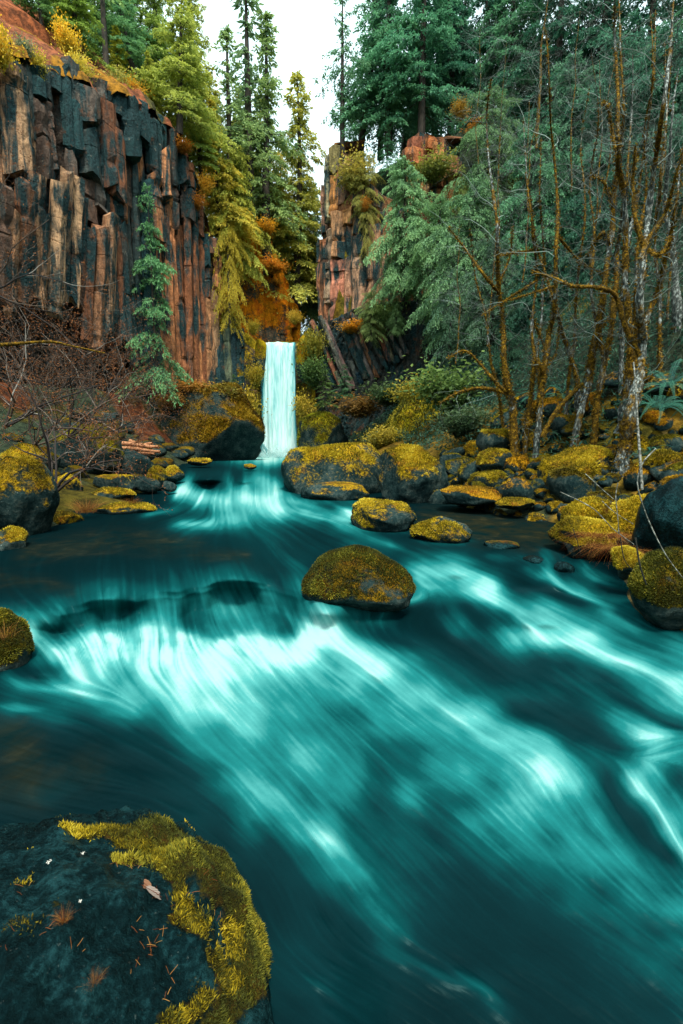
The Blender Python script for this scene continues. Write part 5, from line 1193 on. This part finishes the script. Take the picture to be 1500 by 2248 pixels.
def alder(label, pts, d, w, seed, branches=(), top=None, mossy=0.25, twigs=26, low_bark=True):
    """pts: (px, py) from foot to tip; w: foot width in photograph pixels"""
    rng = np.random.default_rng(seed); k = MPP(pts[0][0], pts[0][1], d)
    base = W(*pts[0], d)
    nd = len(pts); dd = [d + 1.2 * math.sin(seed + 1.7 * i) * i / nd for i in range(nd)]
    P3 = [W(x, y, q) - base for (x, y), q in zip(pts, dd)]; P3[0] = P3[0] - Vector((0, 0, 0.3))
    root = thing('mossy_alder', label, 'tree', base, 'moss hung alders on the right bank')
    n = max(40, 9 * nd); P = smooth_path(P3, n); t = np.linspace(0, 1, n)
    P = P + np.stack([fbm(np.stack([t * 7, 0 * t + seed, 0 * t], -1), 2, seed), fbm(np.stack([t * 7, 0 * t + seed + 5, 0 * t], -1), 2, seed), 0 * t], -1) * 0.10
    r = w * k * 0.37 * (1 - 0.93 * t ** 1.2) * (1 + 0.3 * np.exp(-t * 18))
    r = r * (1 + 0.38 * np.clip(fbm(np.stack([t * 22, 0 * t, 0 * t + seed], -1), 3, seed), -.4, 1))
    m = Mesh(); ms = np.clip(mossy + 0.16 * sstep(0.05, 0.25, t) + 0.38 * fbm(np.stack([t * 14, 0 * t + seed, 0 * t], -1), 2, seed + 6), -.3, 1)
    m.tube(P, r, 9, np.repeat(ms, 9), lump=0.45, seed=seed)
    # moss tufts
    q = 2600; i = rng.integers(1, n - 1, q); a = rng.uniform(0, 6.28, q); o = np.stack([np.cos(a), np.sin(a), rng.normal(0, .25, q)], -1)
    ok = fbm(np.concatenate([P[i] * 2.0], 1), 3, seed) + ms[i] > 0.16; i, o = i[ok], o[ok]; q = len(i)
    D = nrm(o + rng.normal(0, .5, (q, 3)) + [0, 0, -.3]); l = rng.uniform(.03, .085, q) * (.6 + r[i] * 5)
    mo = Mesh(); mo.leaves(P[i] + o * r[i][:, None] * .9 + rng.normal(0, .02, (q, 3)), D, nrm(np.cross(D, rng.normal(0, 1, (q, 3)))), l, l * .3, .2, np.clip(rng.normal(.32, .22, q), 0, 1))
    tw = Mesh(); rn = lambda g: g.random()
    link('trunk', m.build('trunk', M['mossbark']), root)
    for bpts, bw in branches:
        q3 = [W(x, y, d + .5 * math.sin(x)) - base for x, y in bpts]
        # start on the trunk
        j = int(np.argmin(np.linalg.norm(P - np.array(q3[0]), axis=1))); q3[0] = Vector(P[j])
        B = smooth_path(q3, 24); tb = np.linspace(0, 1, 24); rb = bw * k * .42 * (1 - .7 * tb) * (1 + .3 * fbm(np.stack([tb * 12, 0 * tb, 0 * tb], -1), 2, seed + 3))
        bm_ = Mesh(); bm_.tube(B, rb, 6, .5, lump=.4, seed=seed + 1); link('branch', bm_.build('branch', M['mossbark']), root)
        q = 420; i = rng.integers(0, 24, q); o = nrm(rng.normal(0, 1, (q, 3))); l = rng.uniform(.03, .08, q)
        mo.leaves(B[i] + o * rb[i][:, None] + rng.normal(0, .02, (q, 3)), nrm(o + [0, 0, -.3]), nrm(np.cross(o, rng.normal(0, 1, (q, 3)))), l, l * .3, .2, np.clip(rng.normal(.5, .2, q), 0, 1))
        for _ in range(7):
            i = int(rng.integers(8, 24)); grow(tw, B[i], nrm((np.array(B[min(i + 1, 23)] - B[i - 1]))[None])[0] + rng.normal(0, .5, 3), rng.uniform(.6, 1.5), .009, 1, rng, rn, kids=(3, 6), sides=3)
    for _ in range(twigs):
        i = int(rng.integers(n // 4, n)); a = rng.uniform(0, 6.28)
        grow(tw, P[i], np.array([math.cos(a), math.sin(a) * .7, rng.uniform(.1, .9)]), rng.uniform(.9, 2.4), min(.016, r[i] * .45), 2, rng, rn, kids=(2, 5), sides=3, spread=.6)
    link('moss', mo.build('moss', M['moss'], False), root, (.72, .55, .5), kind='stuff')
    link('twigs', tw.build('twigs', M['paletwig']), root, kind='stuff')
    return root
alder('leftmost mossy alder with two low branches reaching left', [(1132,1005),(1127,900),(1117,850),(1107,780),(1100,700),(1096,600),(1094,500),(1078,380),(1072,260),(1085,170)], 20.5, 20, 1,
      [([(1119,855),(1085,835),(1055,800),(1022,770),(985,785)], 9), ([(1124,880),(1095,858),(1050,852),(1005,862),(965,885)], 11), ([(1098,660),(1060,600),(1020,545),(985,500)], 8), ([(1096,620),(1120,560),(1125,500)], 6)])
alder('slender mossy alder, second from the left of the row', [(1152,998),(1162,910),(1169,800),(1170,715),(1175,600),(1172,500),(1158,380),(1150,250)], 20.3, 15, 2,
      [([(1170,700),(1195,760),(1192,770)], 6), ([(1175,610),(1140,640),(1100,665),(1060,690)], 6), ([(1174,560),(1130,555),(1095,560)], 5)])
alder('straight mossy alder beside the slender one', [(1172,1012),(1185,925),(1195,820),(1205,740),(1215,665),(1220,550),(1222,460),(1215,320),(1210,180),(1195,60)], 19.8, 19, 3,
      [([(1190,880),(1170,915),(1160,930)], 8), ([(1195,830),(1185,800),(1178,785)], 10), ([(1220,620),(1180,640),(1130,655),(1095,665)], 6), ([(1222,540),(1270,570),(1320,600)], 7)])
alder('mossy alder leaning left across its straight neighbours', [(1275,900),(1266,840),(1255,790),(1240,735),(1226,680),(1205,620),(1182,560),(1172,500),(1160,420)], 20.6, 15, 4,
      [([(1236,720),(1222,770),(1205,800)], 5)], twigs=16)
alder('mossy alder rising in the middle of the row behind the slab boulder', [(1255,985),(1275,900),(1295,820),(1315,720),(1330,600),(1345,490),(1352,380),(1368,250),(1362,120),(1355,-20)], 19.0, 22, 5,
      [([(1310,735),(1335,700),(1352,680)], 7), ([(1342,520),(1325,512),(1308,530),(1290,560)], 10), ([(1350,420),(1325,400),(1300,385)], 8)])
alder('slanting mossy alder crossing behind the slab boulder', [(1295,972),(1310,900),(1325,800),(1342,700),(1350,640),(1357,550),(1366,470),(1378,380),(1390,260),(1385,120)], 18.6, 20, 6)
alder('thin dark alder left of the thickest trunk', [(1357,935),(1361,800),(1365,650),(1375,550),(1392,450),(1410,330),(1432,180),(1440,20)], 20.0, 17, 7, mossy=0.05)
alder('thickest mossy alder with pale lichen at its foot', [(1366,1045),(1372,980),(1382,900),(1402,825),(1412,750),(1410,675),(1415,575),(1426,490),(1440,370),(1455,230),(1472,90),(1485,-30)], 16.0, 36, 8,
      [([(1396,790),(1372,715),(1352,650),(1312,631),(1255,628),(1222,612),(1170,596)], 17), ([(1420,540),(1395,480),(1390,400),(1395,320)], 14), ([(1426,520),(1460,470),(1480,400),(1500,330)], 15), ([(1415,600),(1450,560),(1470,520)], 13), ([(1398,840),(1420,832),(1430,828)], 9)], mossy=0.12)
alder('tall mossy alder with lumpy moss reaching the top of the picture', [(1372,930),(1380,800),(1378,650),(1372,520),(1366,400),(1362,300),(1358,180),(1352,60),(1350,-40)], 17.2, 22, 9,
      [([(1366,330),(1345,290),(1335,235),(1325,225)], 8), ([(1375,420),(1390,380),(1400,330)], 7)], mossy=0.2)
alder('dark trunk at the right edge behind the ferns', [(1488,760),(1482,640),(1474,540),(1462,440),(1470,300),(1490,150)], 20.5, 24, 10, mossy=-0.2, twigs=30)
alder('slender alder leaning right at the right edge', [(1400,860),(1405,760),(1440,640),(1468,540),(1490,430),(1505,300)], 18.0, 20, 11, twigs=20)
for k, (l, pts, d, w) in enumerate([
 ('very thin alder stem left of the middle alder', [(1238,960),(1246,860),(1262,740),(1270,600),(1285,470),(1280,330),(1292,190)], 21.0, 11),
 ('thin crooked alder stem behind the slanting pair', [(1320,950),(1330,850),(1318,740),(1300,640),(1302,520),(1296,400),(1310,260),(1300,120)], 21.5, 12),
 ('thin gold alder stem right of the tall lumpy one', [(1392,900),(1398,780),(1392,660),(1404,540),(1420,420),(1418,300),(1436,160),(1430,20)], 18.2, 12),
 ('thin alder stem leaning out behind the first alder', [(1110,985),(1098,900),(1078,800),(1062,690),(1040,590),(1030,480)], 22.5, 9),
 ('thin alder stem between the two straight alders', [(1192,990),(1188,880),(1180,770),(1192,660),(1198,540),(1186,420),(1192,300)], 21.8, 10),
 ('thin alder stem at the far right before the corner', [(1455,900),(1448,780),(1452,650),(1440,520),(1452,380),(1466,240),(1462,90)], 19.0, 13)]):
    alder(l, pts, d, w, 30 + k, twigs=14)
def dead_pole():
    m = Mesh(); P = smooth_path([W(1190,960,19.4), W(1220,905,19.4), W(1258,862,19.6), W(1280,842,19.7)], 16); m.tube(P, np.linspace(.09, .07, 16), 7, .45, lump=.4)
    thing('fallen_branch', 'gold mossed dead branch leaning up between the alders', 'branch', (0, 0, 0), None, m.build('fallen_branch', M['mossbark']))
dead_pole()
def birch():
    m = Mesh(); P = smooth_path([W(1410,1075,11.8), W(1405,1000,11.9), W(1400,930,12), W(1396,850,12.1), W(1391,795,12.2)], 20); m.tube(P, np.linspace(.036, .016, 20), 6)
    thing('white_sapling', 'thin white barked dead sapling in front of the thickest alder', 'sapling', (0, 0, 0), None, m.build('white_sapling', M['birch']))
birch()
def bare_sapling(label, px, pb, pt, d, seed, w=.05):
    rng = np.random.default_rng(seed); a = W(px, pb, d); H = W(px, pt, d).z - a.z; m = Mesh(); root = thing('bare_sapling', label, 'sapling', a, 'bare saplings against the right slope')
    t = np.linspace(0, 1, 18); P = np.stack([.35 * fbm(np.stack([t * 3, 0 * t + seed, 0 * t], -1), 2, 1), .3 * fbm(np.stack([t * 3, 0 * t + seed, 0 * t + 4], -1), 2, 1), t * H], -1)
    m.tube(P, w * (1 - .8 * t), 5, .35, lump=.3, seed=seed); link('trunk', m.build('trunk', M['mossbark']), root)
    tw = Mesh()
    for _ in range(26):
        i = int(rng.integers(4, 18)); an = rng.uniform(0, 6.28)
        grow(tw, P[i], np.array([math.cos(an), math.sin(an), rng.uniform(.2, 1.1)]), H * rng.uniform(.1, .26), .016, 2, rng, lambda g: g.random(), kids=(3, 6), sides=3, spread=.65)
    link('twigs', tw.build('twigs', M['paletwig']), root, kind='stuff')
for k, a in enumerate([
 ('pale bare sapling reaching over the mid slope cedars', 1080, 760, 290, 30), ('bare sapling in front of the grey green cedar', 1005, 800, 480, 32), ('bare sapling under the small sky hole', 1095, 520, 90, 42), ('bare crooked tree on the upper right slope', 1045, 360, 60, 48),
 ('tall bare tree with a rusty trunk in the upper right forest', 1182, 330, -40, 45), ('bare sapling between the leftmost alders', 1145, 620, 220, 27), ('bare sapling behind the lumpy tall alder', 1290, 600, 130, 25), ('bare twiggy crown at the upper right', 1440, 480, 40, 22),
 ('bare sapling at the top right corner', 1250, 420, 20, 30), ('bare sapling right of the middle alder', 1325, 480, 60, 27), ('thin bare sapling before the upper cedars', 1165, 470, 120, 30), ('bare thicket stem right of the thickest alder', 1460, 700, 330, 20)]):
    bare_sapling(*a, seed=400 + k, w=.05 if k != 4 else .16)

def brush(label, px, py, d, L, seed, dirs, lvl=3, r=.05, kids=(3, 6), grav=0.0):
    rng = np.random.default_rng(seed); root = thing('bare_brush', label, 'bush', W(px, py, d), 'bare budding bushes on the left bank'); m, b = Mesh(), Mesh()
    for dx, dy, dz, k in dirs: grow(m, (0, 0, 0), (dx, dy, dz), L * k, r * k, lvl, rng, lambda g: g.random() ** 1.3, b, .6, grav, kids, 4, .22)
    link('stems', m.build('stems', M['twig']), root, kind='stuff'); link('buds', b.build('buds', M['bud'], False), root, kind='stuff')
brush('dark trunked bare bush rising between the left bank boulders', 118, 1085, 17, 3.0, 1, [(.1, 0, 1, 1), (-.3, .2, 1, 1.1), (.5, 0, .9, 1), (.9, .2, .5, 1.1), (.2, .1, 1, 1.2)], 3, .06)
brush('wide bare bush with red buds sprawling under the cliff', 150, 960, 24, 4.6, 2, [(.9, 0, .5, 1), (.6, .2, .9, 1), (-.5, 0, 1, 1), (.1, -.2, 1, 1.1), (1, .1, .2, 1), (.3, .3, 1.1, 1.1)], 3, .05)
brush('bare bush at the left edge below the overhang', 10, 940, 21, 4.4, 3, [(.6, 0, 1, 1), (.2, 0, 1, 1), (.9, .1, .6, 1.1), (1, 0, .25, 1), (.4, .1, .9, 1.1)], 3, .05)
brush('bare bush with rusty twigs before the rubble slope', 260, 950, 30, 3.8, 4, [(.5, 0, .9, 1), (-.5, 0, .9, 1), (0, .2, 1, 1), (1, 0, .3, 1), (-.9, 0, .4, 1)], 3, .045)
brush('tangled bare bush in front of the rubble', 75, 980, 22, 4.4, 11, [(.3, 0, 1, 1), (.7, .1, .8, 1), (-.2, 0, 1, 1), (1, 0, .4, 1), (.5, -.2, 1, 1.1)], 3, .05, (4, 7))
brush('dense rusty bush against the dark hollow', 215, 900, 31, 4.6, 12, [(.3, 0, 1, 1), (.8, .1, .7, 1), (-.6, 0, .9, 1), (1, 0, .3, 1), (-.2, -.2, 1, 1.1)], 3, .05, (4, 7))
brush('dense bare bush left of the dark hollow', 90, 900, 27, 4.8, 13, [(.4, 0, 1, 1), (.8, .1, .6, 1), (-.6, 0, .9, 1), (1, 0, .2, 1), (0, -.2, 1, 1.1)], 3, .05, (4, 7))
brush('uppermost bare bush against the teal columns at the left edge', -20, 640, 20, 3.6, 5, [(.8, 0, .8, 1), (1, 0, .3, 1), (.9, 0, -.1, 1), (.4, 0, 1, 1.1)], 3, .04)
brush('bare bush crossing the dark hollow at left', 40, 830, 23, 4.4, 6, [(1, 0, .4, 1), (.7, 0, .9, 1), (1, .1, .1, 1), (.2, 0, 1, .9)], 3, .045)
brush('fine bare bush right of the dark trunked one', 190, 1010, 20, 2.2, 7, [(.5, 0, .9, 1), (-.4, 0, 1, 1), (.9, 0, .4, 1), (0, 0, 1, 1)], 3, .03)
def mossy_limb():
    m = Mesh(); P = smooth_path([W(-40,760,18), W(40,754,18), W(110,750,18.2), W(160,760,18.3), W(230,775,18.5)], 20); m.tube(P, np.linspace(.07, .02, 20), 7, .55, lump=.5, seed=3)
    thing('mossy_limb', 'rust mossed limb reaching in from the left edge', 'branch', (0, 0, 0), None, m.build('mossy_limb', M['mossbark']))
mossy_limb()

# ------------------------------------------------------------------ driftwood, grass, twigs
rng = np.random.default_rng(8)
for k, (x0, y0, x1, y1, l) in enumerate([(262,985,352,990,'longest driftwood log at the bottom of the pile'),(270,975,348,980,'driftwood log lying on the longest one'),(262,990,305,968,'driftwood log propped up at the left of the pile'),(285,968,350,985,'driftwood log slanting down to the right of the pile'),(275,995,340,997,'driftwood log at the waterline of the pile'),(300,985,335,972,'short driftwood log on top of the pile')]):
    a, b = W(x0, y0, 36 + .2 * k), W(x1, y1, 35.6 + .2 * k); m = Mesh(); t = np.linspace(0, 1, 8)[:, None]; P = np.array(a) * (1 - t) + np.array(b) * t - np.array(a); P[:, 2] += .06 * np.sin(t[:, 0] * 5 + k)
    m.tube(P, np.linspace(.15, .09, 8), 8, 0, lump=.15, seed=k); thing('driftwood_log', l, 'log', a, 'driftwood pile by the plunge pool', m.build('driftwood_log', M['wood']))

def grass_tuft(label, loc, h, seed, n=140, r=.12, mat='straw', droop=.8, name='grass_tuft', lean=(0, 0, 0)):
    rng = np.random.default_rng(seed); m = Mesh()
    for _ in range(n):
        a = rng.uniform(0, 6.28); q = rng.random() * r; d = np.array([math.cos(a), math.sin(a), 0]); l = h * rng.uniform(.5, 1.1); s = np.linspace(0, 1, 5)[:, None]; o = rng.uniform(.2, droop)
        P = d * q + (d * o + np.array(lean)) * l * s ** 1.5 + np.array([0, 0, 1]) * l * (s * .9 - .55 * o * s ** 2.2)
        m.tube(P, np.linspace(h * .0042, h * .001, 5), 3, rng.random())
    return thing(name, label, 'grass', loc, None, m.build(name, M[mat], False))
grass_tuft('orange dry grass tuft between the mossy stones at the left waterline', W(190, 1125, 16.0), .62, 1, 260, .3)
grass_tuft('small rust grass tuft on the lowest mossy flat stone', W(290, 1105, 17.4), .3, 2, 140, .3)
grass_tuft('red grass hanging off the lower moss hummock', W(1330, 1178, 10.7), .5, 3, 520, .55, droop=1.6, lean=(-.2, -.6, -.5))
grass_tuft('red brown grass trailing beside the golden moss cushion', W(1355, 1205, 9.7), .42, 4, 460, .45, droop=1.6, lean=(-.2, -.6, -.5))
grass_tuft('rust grass at the back of the moss hummocks', W(1365, 1130, 11.6), .5, 5, 220, .4)
grass_tuft('dry stalks on the moss rock at the left edge', W(12, 1400, 6.6), .35, 6, 40, .12)
for k, (l, pts, d, r, mat) in enumerate([
 ('long pale bent stalk arching over the right bank', [(1440,985),(1412,1015),(1400,1050),(1404,1085),(1425,1145),(1460,1215),(1500,1270)], 7.0, .011, 'birch'),
 ('pale stalk crossing behind the bent one', [(1285,1040),(1320,1072),(1350,1098)], 9.0, .008, 'birch'),
 ('upright pale stalk in the red grass', [(1357,1060),(1352,1090),(1356,1130),(1359,1170)], 9.0, .010, 'birch'),
 ('long thin pale twig slanting over the moss hummocks', [(1230,1080),(1300,1115),(1345,1160),(1392,1195)], 8.6, .009, 'birch'),
 ('short pale twig above the moss hummock', [(1322,1100),(1350,1125),(1390,1150)], 8.8, .007, 'birch'),
 ('dark twig dipping into the rapids at the right bank', [(1395,1180),(1405,1240),(1420,1285),(1435,1320),(1452,1345)], 7.6, .014, 'darktwig'),
 ('thin dark twig beside the dipping one', [(1362,1180),(1372,1230),(1400,1262)], 8.0, .009, 'darktwig'),
 ('thin dark twig trailing from the moss hummock to the water', [(1258,1160),(1268,1190),(1275,1215)], 9.8, .008, 'darktwig')]):
    m = Mesh(); P = smooth_path([W(x, y, d) for x, y in pts], 22); m.tube(P, np.linspace(r, r * .6, 22), 6, 0, lump=.1, seed=k); thing('stalk' if mat == 'birch' else 'twig', l, 'twig', (0, 0, 0), None, m.build('stalk', M[mat]))

# ------------------------------------------------------------------ small things on the foreground rock
from mathutils.bvhtree import BVHTree
bvh = BVHTree.FromPolygons([Vector(v) for v in FW], FT.tolist())
def on_front(px, py):
    o = Vector((0, 0, CAMZ)); d = (W(px, py, 3) - o).normalized(); h = bvh.ray_cast(o, d)
    return (h[0], h[1]) if h[0] is not None else (W(px, py, 3), Vector((0, 0, 1)))
def leaf_thing(label, px, py, L, rot, stops, seed):
    p, n = on_front(px, py); m = Mesh(); u = np.linspace(0, 1, 15); w = .3 * np.sin(np.pi * u ** .8) ** .8 * (1 - .1 * u)
    rows = []
    for k, f in enumerate(np.linspace(-1, 1, 9)):
        rows.append(np.stack([u, f * w, .03 * np.abs(f) + .02 * np.sin(u * 5) + .010 * np.cos((u - np.abs(f) * .25) * 50)], -1))
    V = np.stack(rows, 1).reshape(-1, 3) * L; i = np.arange(14)[:, None] * 9 + np.arange(8)[None]; Q = np.stack([i, i + 1, i + 10, i + 9], -1).reshape(-1, 4)
    vein = np.repeat(.5 + .5 * np.cos((u[:, None] - np.abs(np.linspace(-1, 1, 9))[None] * .25) * 50), 1).reshape(-1)
    m.add(V, Q, None, vein); root = thing('fallen_leaf', label, 'leaf', p + n * .015, None)
    root.rotation_mode = 'QUATERNION'; ax = Vector((math.cos(rot), math.sin(rot), 0)); ax = (ax - n * ax.dot(n)).normalized(); root.rotation_quaternion = Matrix((ax, n.cross(ax), n)).transposed().to_quaternion()
    bl_ = link('blade', m.build('blade', mat_rnd('leaf_blade_%d' % seed, stops, .7, .15)), root)
    r = Mesh(); r.tube(np.array([[-.18, 0, 0], [0, 0, .01], [.5, 0, .05], [.98, 0, .02]]) * L, np.array([.012, .012, .01, .004]) * L, 4); link('midrib', r.build('midrib', M['straw']), bl_)
leaf_thing('pale ribbed fallen leaf lying on the foreground boulder', 316, 1953, .15, 0.15, [(0, (.16, .12, .10)), (1, (.36, .30, .26))], 1)
leaf_thing('brown fallen leaf half under the pale one', 330, 1955, .12, 3.0, [(0, (.12, .055, .03)), (1, (.22, .11, .06))], 2)
p, n = on_front(140, 2025); grass_tuft('small gold grass tuft in a crack of the foreground boulder', p, .10, 21, 120, .025)
p, n = on_front(205, 2160); grass_tuft('small gold moss tuft low on the foreground boulder', p, .07, 22, 160, .04)
def speckles(label, spots, name, mat, seed, cat):
    for px, py, s in spots:
        p, n = on_front(px, py); rng = np.random.default_rng(int(px * 7 + py)); m = Mesh(); k = 26
        P = np.array(p) + rng.normal(0, s * .35, (k, 3)) * [1, 1, .1] + np.array(n) * .006; D = nrm(rng.normal(0, 1, (k, 3)) * [1, 1, .3] + np.array(n) * .2)
        m.leaves(P - np.array(p), D, nrm(np.cross(D, np.array(n)[None])), s * .5, s * .2, .1, rng.random(k)); thing(name, label, cat, p, 'lichen flecks on the foreground boulder', m.build(name, mat, False))
for q_, w_ in ((0, 'rightmost upper'), (1, 'leftmost'), (2, 'lowest')): speckles(w_ + ' white lichen fleck on the foreground boulder', [[(181,1875,.017),(108,1894,.017),(175,1979,.013)][q_]], 'lichen_patch', mat_rnd('white_lichen', [(0, (.3, .3, .27)), (1, (.55, .55, .5))]), 1, 'lichen')
nd = Mesh(); rng = np.random.default_rng(31)
for px, py in [(250,1880),(262,1893),(300,1905),(285,1898),(350,1960),(372,1985),(345,2040),(330,2075),(318,2082),(340,2062),(300,2038),(60,1960),(155,2095),(305,2120),(365,2138),(352,2200),(420,2010),(452,1918),(475,2015),(405,1965),(95,2050),(20,2070)]:
    p, n = on_front(px, py)
    for _ in range(3):
        a = rng.uniform(0, 6.28); d = Vector((math.cos(a), math.sin(a), 0)); d = (d - n * d.dot(n)).normalized(); o = p + n * .006 + Vector(rng.normal(0, .03, 3)) * .8; o = o - n * (o - p - n * .006).dot(n)
        nd.tube(np.array([o, o + d * .02 + n * .003, o + d * rng.uniform(.03, .06)]), .0013, 3, rng.random())
link('fallen_needles', nd.build('fallen_needles', M['straw']), None, kind='stuff', label='scattered red brown conifer needles on the foreground boulder')
